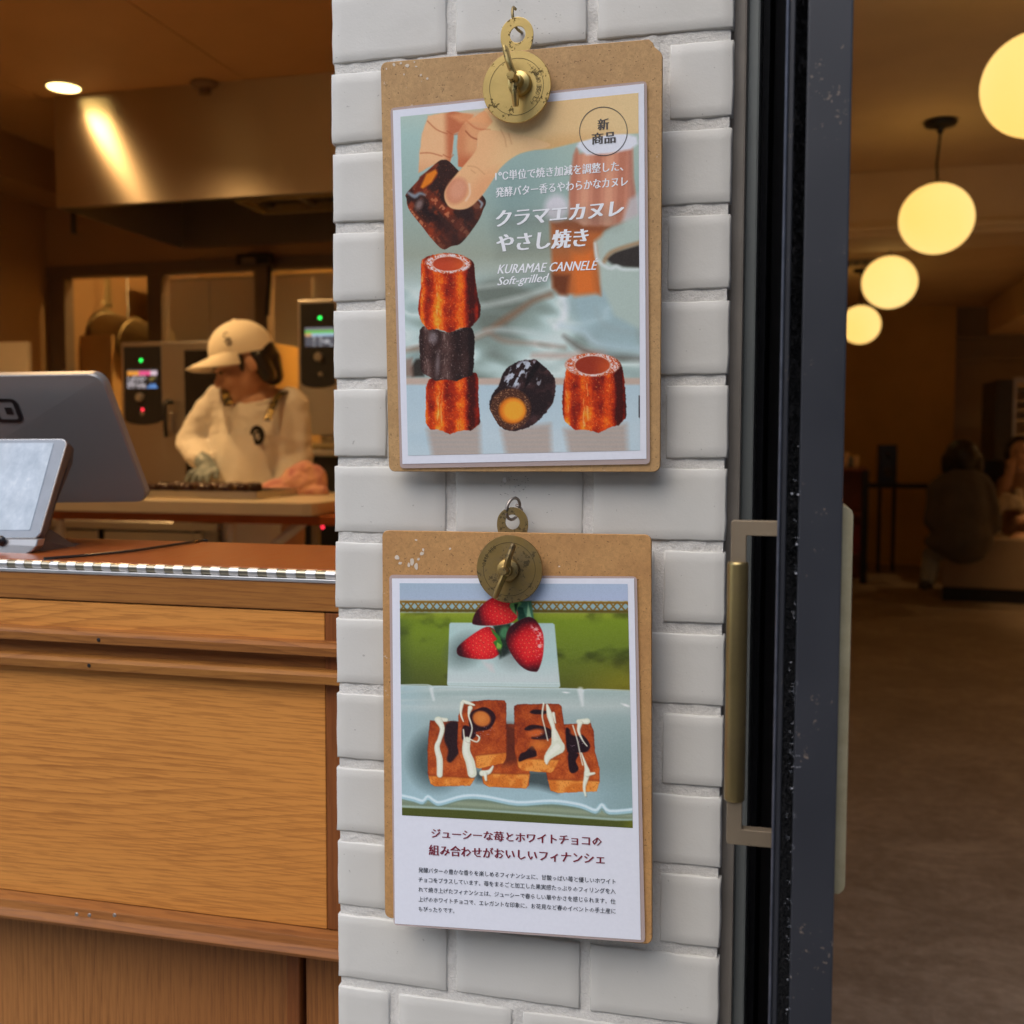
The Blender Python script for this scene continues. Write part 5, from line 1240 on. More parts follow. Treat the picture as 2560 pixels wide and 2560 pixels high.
oven('stainless oven with a red lit screen left of the chef', 3.05, 305, 405, 640, 866, 1062, (354, 901), (353, 994), (358, 1034), (320, 925, 395, 970), (358, 1024), .62, 1.54, scr_a, None, [door_left])
def lower_right(ov, X, Zp, Y):
    bx('door', M['stainless'], ov, X(842), X(960), Y-.012, Y+.019, 1.22, 1.72, .004, 2)
oven('raised stainless oven with a green lit screen beside the pillar', 3.0, 746, 840, 960, 757, 970, (801, 795), (799, 893), (803, 936), (764, 820, 838, 865), None, hy(800, 1088, 3.0).z, hy(800, 748, 3.0).z, scr_b, None, [lower_right])
ov2 = thing('stacked_oven', 'black fronted lower oven under the raised oven', 'oven', hy(800, 1190, 3.0))
X3 = lambda a: hy(a, 1000, 3.0).x
bx('body', M['black_plastic'], ov2, X3(758), X3(960), 3.0, 3.6, .1, hy(800, 1142, 3.0).z, .004)
bx('stand_shelf', M['stainless'], ov2, X3(752), X3(960), 2.97, 3.58, hy(800, 1141, 3.0).z, hy(800, 1126, 3.0).z, .003)
bx('tray', M['duct'], ov2, X3(766), X3(950), 2.98, 3.5, hy(800, 1122, 3.0).z, hy(800, 1108, 3.0).z, .004, 2)
for a, b, m in ((804, 1190, 'led_green'), (807, 1318, 'led_red')):
    q = hy(a, b, 3.0); MB().lathe([(.006, 0), (.006, .002), (0, .002)], (q.x, 2.9995, q.z), (0, -1, 0), 16).build('indicator', M[m], ov2)

# worktable
TY0, TY1 = 1.75, 2.18
ZT = hy(600, 1254, TY0).z
tb = thing('worktable', 'kitchen worktable with a cream slab and white legs', 'table', (-1.4, 2.0, 0))
M['slab'] = plain('cream_slab', (.60, .52, .40), .35, var=.04, scale=6)
M['whitepaint'] = plain('white_leg_paint', (.55, .50, .42), .4, var=.05)
xr_ = hy(782, 1270, TY0).x
sl = [(KL+.5, TY0), (xr_-.03, TY0), (xr_-.008, TY0+.008), (xr_, TY0+.03), (xr_+.03, TY1), (KL+.5, TY1)]
prism([(x, y, ZT-.0362) for x, y in reversed(sl)], (0, 0, .0362)).build('slab', M['slab'], tb, .004, 2)
bx('wood_top', M['oak_top'], tb, KL+.45, -.40, TY0+.03, TY1+.02, ZT-.062, ZT-.0366, .002)
q = lambda a, b, Y: hy(a, b, Y)
bx('slab_extension', M['oak_h'], tb, xr_+.032, -.40, TY0+.10, TY1+.02, ZT-.036, ZT-.012, .002)
for a in (580, 790, 150):
    xx = q(a, 1330, TY0+.08).x; bx('leg', M['whitepaint'] if a != 790 else M['duct'], tb, xx-.010, xx+.010, TY0+.07, TY0+.09, .002, ZT-.0625, .002)
MB().tube([q(685, 1362, TY0+.1), q(765, 1300, TY0+.1)], .014, 12).build('brace', M['whitepaint'], tb)
fr2 = thing('undercounter_fridge', 'stainless undercounter fridge below the worktable', 'fridge', (-2.0, 2.4, 0))
xf0, xf1 = q(-150, 1330, 2.25).x, q(540, 1330, 2.25).x; zf = q(300, 1302, 2.25).z
bx('top', M['stainless'], fr2, xf0, xf1, 2.25, 2.9, zf-.03, zf, .003)
xm_ = q(246, 1340, 2.25).x
bx('door', M['stainless'], fr2, xf0, xm_-.012, 2.262, 2.28, .15, zf-.034, .003); bx('door', M['stainless'], fr2, xm_+.012, xf1-.06, 2.262, 2.28, .15, zf-.034, .003)
bx('body', M['black_metal'], fr2, xf0, xf1-.03, 2.281, 2.88, .06, zf-.031); bx('end_post', M['stainless_dk'], fr2, xf1-.055, xf1, 2.262, 2.279, .06, zf-.031)
# paper sheets, tray of cakes, cloth on a plate
M['parch'] = plain('parchment', (.62, .50, .34), .6, var=.05)
def sheet_on(label, pts, h_, nm='parchment_sheet', cat='paper'):
    mb = MB(); P = [Vector((x, y, ZT+h_)) for x, y in pts]; prism([p for p in P], (0, 0, .0015), mb); o = mb.build(nm, M['parch'], None); return tag(o, label, cat)
def on_t(a, b): p = hz(a, b, ZT); return (p.x, p.y)
sheet_on('sheet of parchment under the tray of dark cakes', [on_t(380, 1247), on_t(700, 1247), on_t(690, 1228), on_t(400, 1228)], .0006)
ty = 1.98
tx0, tx1 = q(330, 1222, ty-.12).x, q(640, 1222, ty-.12).x
tr = thing('baking_tray', 'baking tray on the worktable under the gloved hand', 'tray', ((tx0+tx1)/2, ty, ZT))
bx('tray_base', M['stainless'], tr, tx0, tx1, ty-.12, ty+.14, ZT+.003, ZT+.007, .001)
for (a, b, c_, d) in ((tx0, tx1, ty-.123, ty-.1202), (tx0, tx1, ty+.1402, ty+.143), (tx0-.003, tx0-.0002, ty-.12, ty+.14), (tx1+.0002, tx1+.003, ty-.12, ty+.14)): bx('tray_rim', M['stainless'], tr, a, b, c_, d, ZT+.003, ZT+.022)
M['cake'] = plain('dark_cake', (.035, .012, .008), .28, var=.4, scale=120)
cm = MB(); nn = 20; prof = [(.004, .006), (.012, .0065), (.0135, .045), (.0235, .041), (.026, .034), (.0285, .004), (.026, 0), (0, 0)]
vs = []
for i, (r_, h_) in enumerate(prof):
    for k2 in range(nn*2):
        a = math.pi*k2/nn; rr = r_*(1+(.07*math.cos(a*10) if r_ > .015 else 0)); vs.append((rr*math.cos(a), rr*math.sin(a), h_))
m2 = nn*2
cm.add(vs, [(i*m2+k2, i*m2+(k2+1) % m2, (i+1)*m2+(k2+1) % m2, (i+1)*m2+k2) for i in range(len(prof)-1) for k2 in range(m2)], True)
cme = cm.mesh('cake'); cme.materials.append(M['cake']); cme.set_sharp_from_angle(angle=R(50))
kx = 0
n_cx = int((tx1-tx0-.02)/.063)
for j in range(3):
    for i in range(n_cx):
        o = bpy.data.objects.new('dark_cake', cme); COL.objects.link(o)
        o.location = (tx0+.035+i*.063+random.uniform(-.003, .003), ty-.085+j*.08, ZT+.0075); o.scale = (.95, .95, .74); o.rotation_euler = (0, 0, random.uniform(0, 1))
        od = ['leftmost', 'second from the left', 'third from the left', 'fourth from the left', 'fifth from the left', 'sixth from the left', 'seventh from the left', 'eighth from the left'][min(i, 7)]
        tag(o, 'fluted dark brown cake, %s in the %s row of the baking tray' % (od, ['front', 'middle', 'back'][j]), 'cake', 'dark fluted cakes on the baking tray')
pc = hz(735, 1236, ZT)
pld = thing('serving_plate', 'flat plate under the pink cloth on the worktable', 'plate', (pc.x, pc.y, ZT))
MB().lathe([(0, 0), (.10, 0), (.125, .010), (.127, .012), (.10, .006), (0, .005)], (pc.x, pc.y+.05, ZT-.011), (0, 0, 1), 40).build('plate_dish', M['slab'], pld)
M['pink'] = None
t = NT('pink_cloth'); v = t.coord(); t.set(base=t.ramp(t.noise(v, 16, 3, .6, 1.0), [(.35, (.62, .33, .20)), (.55, (.58, .27, .22)), (.7, (.36, .08, .10))]), rough=.75, sheen=.3); t.bump(t.noise(v, 60, 3), .4, .004); M['pink'] = t.m
Yc = pc.y+.03
qv = lambda a, b, dy=0: hy(a, b, Yc+dy)
cl = blob('folded_cloth', [('c', qv(668, 1222), .022, qv(740, 1208), .032), ('c', qv(740, 1200), .040, qv(790, 1205), .034), ('c', qv(720, 1190), .022, qv(765, 1172), .026), ('c', qv(765, 1172), .024, qv(800, 1180), .016), ('c', qv(800, 1180), .016, qv(808, 1228), .018), ('c', qv(670, 1226, -.03), .014, qv(810, 1230, -.03), .018), ('e', qv(750, 1205, -.01), (.06, .04, .034))],
    .006, M['pink'], None, 8, lambda c: .006*mnoise.noise(c*28)+.003*mnoise.noise(c*70))
tag(cl, 'crumpled pink and peach cloth on a plate beside the chef', 'cloth')
# notice panel on the left wall
nb = hy(34, 890, 3.2)
bx0 = bx('notice_board', M['slab'], None, hy(-120, 890, 3.2).x, hy(68, 890, 3.2).x, 3.2, 3.23, hy(34, 985, 3.2).z, hy(34, 855, 3.2).z, .003)
tag(bx0, 'pale panel behind the register at the left edge', 'panel')

# ------------------------------------------------------------ the chef
CHY = 2.42
C_ = lambda a, b, dy=0.0: hy(a, b, CHY+dy)
chef = thing('person', 'chef in a white cap, cream sweatshirt and apron leaning over a tray', 'person', (C_(630, 1100).x, CHY, 0))
M['skin'] = plain('skin', (.46, .25, .16), .5, var=.06, scale=20)
M['skin2'] = plain('skin_warm', (.50, .30, .20), .5, var=.05)
t = NT('cream_sweat'); v = t.coord(); t.set(base=t.ramp(t.noise(v, 12, 4), [(.3, (.72, .69, .64)), (.7, (.80, .77, .72))]), rough=.85, sheen=.25); t.bump(t.noise(v, 22, 3, .6, .6), .5, .012); t.bump(t.noise(v, 400, 2), .2, .001); M['sweat'] = t.m
M['apron'] = plain('apron_cloth', (.76, .73, .68), .8, var=.05, scale=12, bump=.2, bdist=.003)
M['hair'] = plain('black_hair', (.012, .009, .008), .42, var=.3, scale=90)
M['glove'] = plain('grey_glove', (.20, .25, .27), .4, var=.08)
hip = C_(640, 1290, .02); hx_ = hip.x
sh1, sh2 = C_(556, 1000, -.02), C_(726, 1010, .02)
el1, wr1 = C_(470, 1108, -.02), C_(505, 1150, -.13)
el2, wr2 = C_(752, 1150, .04), C_(715, 1215, -.12)
hd_c = C_(606, 912, -.075)
# one body, head to feet
fz = lambda dx, z, dy=0: Vector((hx_+dx, CHY+.03+dy, z))
body = [('c', hip, .125, C_(642, 1100), .115), ('c', C_(642, 1100), .115, C_(640, 1030), .11), ('c', sh1, .05, sh2, .05), ('c', C_(640, 1020), .07, C_(646, 975, -.02), .05),
        ('c', C_(650, 985, -.01), .052, C_(628, 935, -.05), .052),
        ('c', sh1, .05, el1, .042), ('c', el1, .042, wr1, .028), ('c', sh2, .05, el2, .042), ('c', el2, .042, wr2, .028),
        ('c', fz(-.08, .86), .09, fz(-.09, .48), .06), ('c', fz(-.09, .48), .055, fz(-.09, .08), .04), ('c', fz(.08, .86), .09, fz(.09, .48), .06), ('c', fz(.09, .48), .055, fz(.09, .08), .04),
        ('c', fz(-.09, .05), .04, fz(-.10, .04, -.14), .035), ('c', fz(.09, .05), .04, fz(.10, .04, -.14), .035)]
HR = rotm('Z', -50) @ rotm('X', 24) @ rotm('Y', -4)
hv = lambda x, y, z: hd_c + HR @ Vector((x, y, z))
body += [('e', hv(0, .02, .035), (.076, .093, .088), HR), ('e', hv(0, -.012, -.03), (.062, .074, .078), HR), ('e', hv(0, -.045, -.078), (.030, .030, .022), HR),
         ('c', hv(0, -.085, -.005), .010, hv(0, -.102, -.030), .013), ('c', hv(-.013, -.09, -.034), .008, hv(.013, -.09, -.034), .008),
         ('c', hv(-.018, -.082, -.058), .009, hv(.018, -.082, -.058), .009), ('c', hv(-.04, -.076, .018), .012, hv(.04, -.076, .018), .012),
         ('e', hv(.074, .012, -.014), (.010, .020, .030), HR), ('e', hv(-.074, .012, -.014), (.010, .020, .030), HR),
         ('c', hv(-.036, -.062, -.03), .026, hv(-.03, -.06, -.045), .024), ('c', hv(.036, -.062, -.03), .026, hv(.03, -.06, -.045), .024)]
blob('body', body, .0065, M['skin'], chef, 5)
for s_ in (-1, 1):
    ey = MB(); ey.sphere(hv(.030*s_, -.083, .001), (.012, .005, .006), 12, 8, HR); ey.build('eye', M['hair'], chef)
    br_ = MB(); br_.tube([hv(.014*s_, -.093, .018), hv(.03*s_, -.092, .022), hv(.048*s_, -.082, .017)], [.0022, .003, .0018], 8); br_.build('eyebrow', M['hair'], chef)
MB().tube([hv(-.020, -.092, -.060), hv(0, -.0955, -.058), hv(.020, -.092, -.060)], [.002, .0042, .002], 8).build('lips', plain('lips', (.36, .10, .08), .4), chef)
# sweatshirt
sw = [('c', C_(642, 1262, .0), .138, C_(640, 1110), .132), ('c', C_(640, 1110), .132, C_(640, 1050), .118), ('c', C_(566, 1010, -.02), .060, C_(718, 1020, .02), .060), ('c', C_(640, 1040), .105, C_(645, 995), .070), ('c', C_(575, 1040, -.01), .07, C_(590, 1200, -.01), .09), ('c', C_(700, 1045), .07, C_(690, 1200), .09),
      ('c', sh1, .060, C_(512, 1050, -.02), .056), ('c', C_(512, 1050, -.02), .055, C_(480, 1106, -.03), .053), ('c', C_(480, 1106, -.03), .053, C_(494, 1136, -.09), .044), ('c', C_(494, 1136, -.09), .044, C_(503, 1148, -.12), .040),
      ('c', sh2, .060, C_(738, 1080, .02), .055), ('c', C_(738, 1080, .02), .054, C_(744, 1150, .02), .052), ('c', C_(744, 1150, .02), .052, C_(716, 1205, -.08), .042)]
def wr(c): return .006*mnoise.noise(Vector((c.x*11, c.y*11, c.z*30)))+.0035*mnoise.noise(Vector((c.x*34, c.y*34, c.z*12)))
swo = blob('sweatshirt', sw, .0075, M['sweat'], chef, 6, wr)
# collar
neck = C_(641, 997, -.035); cr = []
for k2 in range(25):
    a = R(k2*15); cr.append(neck+Vector((math.cos(a)*.064, math.sin(a)*.060, .022*math.sin(a))))
MB().tube(cr, .008, 10, False).build('collar', M['sweat'], chef)
# apron bib, straps, badge
from mathutils.bvhtree import BVHTree
bvh = BVHTree.FromPolygons([v_.co for v_ in swo.data.vertices], [p_.vertices[:] for p_ in swo.data.polygons])
def front(x, z, dflt=CHY-.15):
    h_ = bvh.ray_cast(Vector((x, 0, z)), Vector((0, 1, 0)))
    return h_[0].y if h_[0] is not None else dflt
ZB = C_(640, 1065).z
nx_, nz_ = 18, 20; mb = MB(); vs = []
for j in range(nz_+1):
    for i in range(nx_+1):
        u, v_ = i/nx_-.5, j/nz_; z = ZB-.03-(ZB-.03-.62)*v_; ww = .085+.055*min(1, v_*2.4)
        x = hx_+.0+u*2*ww; yy = front(x, max(z, ZT-.02))-.010+.004*mnoise.noise(Vector((x*24, 2, z*9)))
        if j and yy > vs[-(nx_+1)][1]+.012: yy = vs[-(nx_+1)][1]+.012
        if i and abs(u) > .3: yy = min(yy, vs[-1][1]+.02) if u > 0 else yy
        vs.append((x, yy, z))
mb.add(vs, [(j*(nx_+1)+i, (j+1)*(nx_+1)+i, (j+1)*(nx_+1)+i+1, j*(nx_+1)+i+1) for j in range(nz_) for i in range(nx_)], True)
apo = mb.build('apron', M['apron'], chef)
def bvh_of(o): return BVHTree.FromPolygons([v_.co.copy() for v_ in o.data.vertices], [tuple(p_.vertices) for p_ in o.data.polygons])
abv = bvh_of(apo)
def seen(bv, px, py, dflt):
    h_ = bv.ray_cast(CAM, ray(px, py).normalized()); return h_[0] if h_[0] is not None else dflt
t = NT('patterned_strap'); v = t.coord(); g_ = t.math('GREATER_THAN', t.noise(v, 110, 2), .56); t.set(base=t.mix(g_, (.015, .012, .01), (.60, .42, .12)), rough=.4, metal=.3); M['strap'] = t.m
for (a, b, c_, d, y0, y1) in ((566, 968, 572, 1012, -.10, -.165), (700, 985, 668, 1050, -.06, -.165)):
    A_, Bq = C_(a, b, y0), C_(c_, d, y1)
    MB().tube(spline([A_+Vector((0, .05, .01)), A_, A_.lerp(Bq, .5)+Vector((0, -.01, 0)), Bq], 5), .014, 8, True, .3, (1, 0, 0)).build('apron_strap', M['strap'], chef)
bc = seen(abv, 645, 1088, C_(647, 1088, -.18)); bc = bc+Vector((0, -.007, 0))
MB().lathe([(0, .0015), (.023, .0015), (.024, 0)], (0, 0, 0), (0, -1, 0), 28)
bd = MB(); vs = [(bc.x+.026*math.cos(R(a)), bc.y, bc.z+.032*math.sin(R(a))) for a in range(0, 360, 12)]; prism(list(reversed(vs)), (0, .004, 0), bd); M['black_cloth'] = plain('black_cloth', (.012, .011, .010), .95); bdg = bd.build('badge', M['black_cloth'], chef)
def stroke(name, pts, r, mat, parent): return MB().tube(spline(pts, 4), r, 6).build(name, mat, parent)
def mono(c0, s_, mat, parent, ux=Vector((1, 0, 0)), uz=Vector((0, 0, 1)), n_=Vector((0, -1, 0))):
    P = lambda x, z: c0+ux*(x*s_)+uz*(z*s_)+n_*.0012
    stroke('monogram', [P(.1, .75), P(-.3, .9), P(-.5, .45), P(-.2, .15), P(.15, .3)], s_*.06, mat, parent)
    stroke('monogram', [P(.45, -.1), P(.05, .05), P(-.1, -.45), P(.2, -.8), P(.5, -.55), P(.45, -.35), P(.2, -.4)], s_*.085, mat, parent)
    stroke('monogram', [P(-.45, -.35), P(0, -.05), P(.5, .25)], s_*.05, mat, parent)
mono(bc, .017, M['apron'], bdg)
# cap: crown, brim, button
CR = HR @ rotm('X', -11)
t = NT('cream_cap'); v = t.coord(); t.set(base=(.76, .70, .58), rough=.8, sheen=.2); t.bump(t.noise(v, 30, 3), .3, .004); M['cap'] = t.m
cc2 = hv(0, .018, .046); capo = MB(); vs = []; n_ = 36; m_ = 12
for i in range(m_+1):
    th = R(90+12)*i/m_
    for k2 in range(n_):
        a = 2*math.pi*k2/n_; rx, ry, rz = .092, .108, .098
        fl_ = 1-.015*abs(math.cos(a*3))
        vs.append(cc2+CR @ Vector((rx*math.sin(th)*math.cos(a)*fl_, ry*math.sin(th)*math.sin(a)*fl_, rz*math.cos(th)*1.0)))
capo.add(vs, [(i*n_+k2, (i+1)*n_+k2, (i+1)*n_+(k2+1) % n_, i*n_+(k2+1) % n_) for i in range(m_) for k2 in range(n_)], True)
cap = capo.build('cap', M['cap'], chef)
bm_ = MB(); vs = []; nb_, mr = 20, 8
for j in range(mr+1):
    for i in range(nb_+1):
        a = R(198+144*i/nb_); f = j/mr
        x, y = .090*math.cos(a), .104*math.sin(a)
        ex = .085*math.sin(math.pi*(i/nb_))**.6
        vs.append(cc2+CR @ Vector((x*(1+.05*f), y-ex*f, -.004-.022*f-.030*(x/.09)**2*f)))
bm_.add(vs, [(j*(nb_+1)+i, j*(nb_+1)+i+1, (j+1)*(nb_+1)+i+1, (j+1)*(nb_+1)+i) for j in range(mr) for i in range(nb_)], True)
me = bm_.mesh('cap_brim'); bro = link('cap_brim', me, M['cap'], cap); sm_ = bro.modifiers.new('t', 'SOLIDIFY'); sm_.thickness = .003
MB().sphere(cc2+CR @ Vector((0, 0, .099)), (.008, .008, .005), 12, 6).build('cap_button', M['cap'], cap)
m0 = seen(bvh_of(cap), 568, 848, cc2); mono(m0-ray(568, 848).normalized()*.003, .024, M['hair'], cap, rgt.copy(), up0.copy(), -ray(568, 848).normalized())
# hair: bob behind the ear
blob('hair', [('e', hv(.0, .050, .008), (.082, .076, .080), HR), ('c', hv(.060, .045, .0), .030, hv(.058, .050, -.065), .026), ('c', hv(-.060, .045, .0), .030, hv(-.058, .05, -.06), .026), ('c', hv(.069, -.012, .020), .013, hv(.070, -.022, -.018), .007),
              ('c', hv(-.066, -.012, .020), .014, hv(-.070, -.03, -.035), .008), ('c', hv(-.05, -.070, .028), .013, hv(.055, -.066, .028), .013), ('c', hv(.02, .08, -.02), .045, hv(.02, .075, -.07), .035)], .005, M['hair'], chef, 3)
# gloved hand: palm, four fingers and a thumb
W0 = wr1; P0 = C_(520, 1172, -.15); G = []
G += [('c', W0, .030, P0.lerp(W0, .4), .033), ('e', P0, (.034, .030, .026))]
knk = [C_(493, 1178, -.19), C_(503, 1185, -.20), C_(516, 1188, -.20), C_(530, 1184, -.19)]
tip = [C_(466, 1200, -.21), C_(481, 1206, -.22), C_(499, 1208, -.22), C_(518, 1204, -.215)]
for kn_, tp in zip(knk, tip):
    md = kn_.lerp(tp, .5)+Vector((0, -.004, .008)); G += [('c', P0, .018, kn_, .0105), ('c', kn_, .0105, md, .0095), ('c', md, .0095, tp, .0075)]
G += [('c', P0+Vector((.012, 0, 0)), .014, C_(541, 1176, -.17), .011), ('c', C_(541, 1176, -.17), .0105, C_(541, 1194, -.19), .0085)]
blob('glove', G, .0032, M['glove'], chef, 3)
G2 = [('c', wr2, .030, wr2+Vector((-.03, -.05, -.02)), .03)]
for i in range(4):
    b0 = wr2+Vector((-.05+i*.018, -.07, -.03)); G2 += [('c', wr2+Vector((-.03, -.05, -.02)), .018, b0, .010), ('c', b0, .010, b0+Vector((-.01, -.03, -.012)), .008)]
G2 += [('c', wr2+Vector((-.03, -.04, -.02)), .014, wr2+Vector((-.075, -.05, -.03)), .009)]
blob('glove', G2, .004, M['glove'], chef, 3)

# ------------------------------------------------------------ register on the counter
ZC = ztop+.0004
M['grey_metal'] = plain('register_grey', (.30, .30, .30), .38, .35, .04, 6)
M['dark_metal'] = plain('stand_brown_grey', (.11, .088, .08), .42, .3, .06, 6)
M['silver'] = plain('silver_rim', (.55, .55, .55), .3, .8, .04)
reg = thing('register_display', 'grey register display turned to the staff, seen from behind', 'register', (hy(100, 1200, .3).x, .33, ZC))
Yt, Yb_ = .235, .335
TRc, BRc = hy(252, 936, Yt), hy(372, 1256, Yb_)
TLc, BLc = hy(-330, 944, Yt+.015), hy(-260, 1262, Yb_+.015)
C4 = [TLc, TRc, BRc, BLc]; nrm = ((TRc-TLc).cross(BLc-TLc)).normalized()
if nrm.y < 0: nrm = -nrm
w_, h_ = (TRc-TLc).length, (BRc-TRc).length
fr_ = [bil(C4, u, v_) for u, v_ in rrect(w_, h_, .016, 8)]
prism(list(reversed(fr_)), nrm*.010, MB(), .002).build('shell', M['grey_metal'], reg, 0)
fr3 = [p+nrm*.0102 for p in [bil(C4, .01+.98*u, .01+.98*v_) for u, v_ in rrect(w_, h_, .014, 8)]]
prism(list(reversed(fr3)), nrm*.002).build('front_glass', M['oven_glass'], reg)
def on_slab(px, py, off=.0006):
    d = ray(px, py); t = ((TRc-nrm*off)-CAM).dot(nrm)/d.dot(nrm); return CAM+d*t
def emblem(px_out, px_in, nm, mat, parent, rad=.2):
    """rounded frame on the slab, drawn between an outer and an inner outline"""
    O = [on_slab(*q) for q in px_out]; I = [on_slab(*q) for q in px_in]
    N = 8; ro = []; ri = []
    for (c4, rr, out) in ((O, rad, ro), (I, rad*.55, ri)):
        for u, v_ in rrect(1, 1, rr, 6): out.append(bil(c4, u, v_))
    n = len(ro); mb = MB(); mb.add(ro+ri, [(i, (i+1) % n, n+(i+1) % n, n+i) for i in range(n)]); return mb.build(nm, mat, parent)
emblem([(-26, 997), (40, 997), (61, 1057), (-8, 1057)], [(-18, 1005), (30, 1005), (47, 1048), (2, 1048)], 'emblem_frame', M['black_plastic'], reg, .24)
mb = MB(); pp = [on_slab(*q) for q in ((10, 1019), (28, 1019), (34, 1036), (17, 1036))]; mb.add(pp, [(0, 1, 2, 3)]); mb.build('emblem_square', M['black_plastic'], reg)
# its stand
post = [hy(-40, 1240, .30), hy(-40, 1370, .27)]
MB().tube(post, [.03, .035], 20, True, 2.0, (0, 1, 0)).build('stand_column', M['dark_metal'], reg)
# customer tablet in its stand
ct = thing('customer_tablet', 'small tablet in a grey stand facing the street on the counter', 'tablet', (hy(60, 1300, .16).x, .16, ZC))
yt, yb = .190, .125
TRt, BRt = hy(170, 1097, yt), hy(97, 1345, yb); TLt, BLt = hy(-300, 1100, yt), hy(-300, 1347, yb)
D4 = [TLt, TRt, BRt, BLt]; n2_ = ((TRt-TLt).cross(BLt-TLt)).normalized()
if n2_.y < 0: n2_ = -n2_
w2, h2 = (TRt-TLt).length, (BRt-TRt).length
def onq(u0, u1, v0, v1, rad, off): return [bil(D4, u0+(u1-u0)*u, v0+(v1-v0)*v_)-n2_*off for u, v_ in rrect(w2*(u1-u0), h2*(v1-v0), rad, 6)]
prism(list(reversed(onq(0, 1, 0, 1, .009, 0))), n2_*.0018, MB(), .0005).build('tablet_rim', M['silver'], ct)
prism(list(reversed(onq(.002, .998, .003, .997, .009, -.0020))), n2_*.008, MB(), .0005).build('tablet_body', M['dark_metal'], ct)
prism(list(reversed(onq(.003, .9955, .004, .992, .008, .0003))), n2_*.0004).build('bezel_glass', M['bezel'] if 'bezel' in M else plain('bezel', (.20, .235, .28), .12), ct)
t = NT('tablet_screen'); v = t.coord((1, 1, .6)); a1 = t.noise(v, 60, 5, .7); a2 = t.noise(v, 9, 3)
cc_ = t.ramp(a1, [(.3, (.26, .34, .44)), (.6, (.42, .50, .62)), (.8, (.62, .68, .76))]); cc_ = t.mix(t.ramp(a2, [(.4, (0, 0, 0)), (.7, (.5, .5, .5))]), cc_, (.34, .37, .40))
t.set(base=(.03, .03, .035), em=cc_, ems=.52, rough=.08, spec=.6); M['tab_screen'] = t.m  # cloudy glow painted in for the street mirrored in the glass
prism(list(reversed(onq(.02, .935, .075, .955, .002, .0010))), n2_*.0004).build('screen', M['tab_screen'], ct)
# wedge shaped stand: side cheek, base lip, foot
def cheek():
    P = [hy(173, 1106, yt+.010), hy(186, 1122, yt+.024), hy(182, 1160, yt+.024), hy(140, 1262, .165), hy(127, 1320, .165), hy(140, 1352, .185), hy(224, 1362, .235), hy(206, 1374, .20), hy(120, 1392, .14), hy(70, 1396, .115), hy(88, 1374, .112), hy(100, 1347, yb+.006)]
    return P
mb = MB(); P = cheek(); n = len(P)
back = [p+Vector((-.30, .02, 0)) for p in P]
mb.add(P+back, [tuple(range(n))]+[tuple(range(2*n-1, n-1, -1))]+[(i, (i+1) % n, n+(i+1) % n, n+i) for i in range(n)])
mb.build('stand_shell', M['dark_metal'], ct, .0015, 2)
lp = [hy(-300, 1347, .113), hy(94, 1349, .113), hy(90, 1365, .111), hy(80, 1378, .110), hy(62, 1386, .109), hy(-300, 1388, .109)]
prism(list(reversed(lp)), (0, .012, 0), MB(), .001).build('base_lip', M['silver'], ct)
MB().sphere(hy(2, 1352, .110), (.006, .004, .006), 14, 8).build('card_slot', M['black_plastic'], ct)
cb_ = MB().tube(spline([hz(110, 1397, ZC+.002), hz(220, 1388, ZC+.002), hz(330, 1377, ZC+.002), hz(420, 1364, ZC+.002), hz(470, 1357, ZC+.002), hz(500, 1352, ZC+.001), hy(520, 1357, CB+.006), hy(530, 1420, CB+.01)], 8), .0016, 8).build('power_cable', M['black_plastic'], None)
tag(cb_, 'black power cable lying across the counter top behind the tablet', 'cable')

# ============================================================ CAFE (right)
WB = 9.9
struct('cafe_wall_back', M['plaster_ochre'], -.219, hy(2386, 1000, WB).x, WB, WB+.1, 0, CC+.3)
struct('cafe_wall_back_grey', M['plaster_grey'], hy(2386, 1000, WB).x+.001, 9, WB+.25, WB+.35, 0, CC+.3)
struct('cafe_wall_return', M['plaster_grey'], hy(2386, 1000, WB).x-.1, hy(2386, 1000, WB).x, WB+.101, WB+.249, 0, CC+.3)
struct('cafe_wall_right', M['plaster_warm'], 5.2, 5.3, .26, WB+.3, 0, CC+.3)
struct('cafe_ceiling', M['plaster_warm'], -.215, 6, .305, WB+.5, CC, CC+.1)
bmY = 4.62
struct('ceiling_beam', M['plaster_warm'], -.215, 5.199, bmY, bmY+.5, hy(2340, 578, bmY).z, CC-.001)
struct('beam_moulding', M['plaster_warm'], -.215, 5.199, bmY-.03, bmY-.0005, hy(2340, 590, bmY).z, hy(2340, 566, bmY).z)
struct('beam_moulding_upper', M['plaster_warm'], -.215, 5.199, bmY-.05, bmY-.031, hy(2340, 576, bmY).z, hy(2340, 562, bmY).z)
sb = hy(2470, 760, WB).x
struct('side_beam', M['plaster_warm'], sb, sb+.5, bmY+.501, WB-.01, CC-.28, CC-.001)
t = NT('lit_globe'); v = t.coord(); lw = t.n('ShaderNodeLayerWeight'); lw.inputs[0].default_value = .35
t.set(base=(.8, .7, .5), em=t.mix(t.ramp(t.noise(v, 2.2, 1), [(.35, (0, 0, 0)), (.65, (1, 1, 1))]), (1.0, .60, .150), (1.0, .67, .23)), ems=.74, rough=.25, spec=.3); M['lamp_globe'] = t.m
GY = [(2592, 212, 2.30, 134), (2341, 547, 3.83, 91), (2224, 706, 5.37, 68), (2151, 812, 7.60, 50)]
gl = ['large lit globe lamp cut off by the right edge, nearest of the row', 'second lit globe lamp from the front, on a black cord', 'third lit globe lamp from the front, between two others', 'farthest lit globe lamp, half hidden by the steel door']
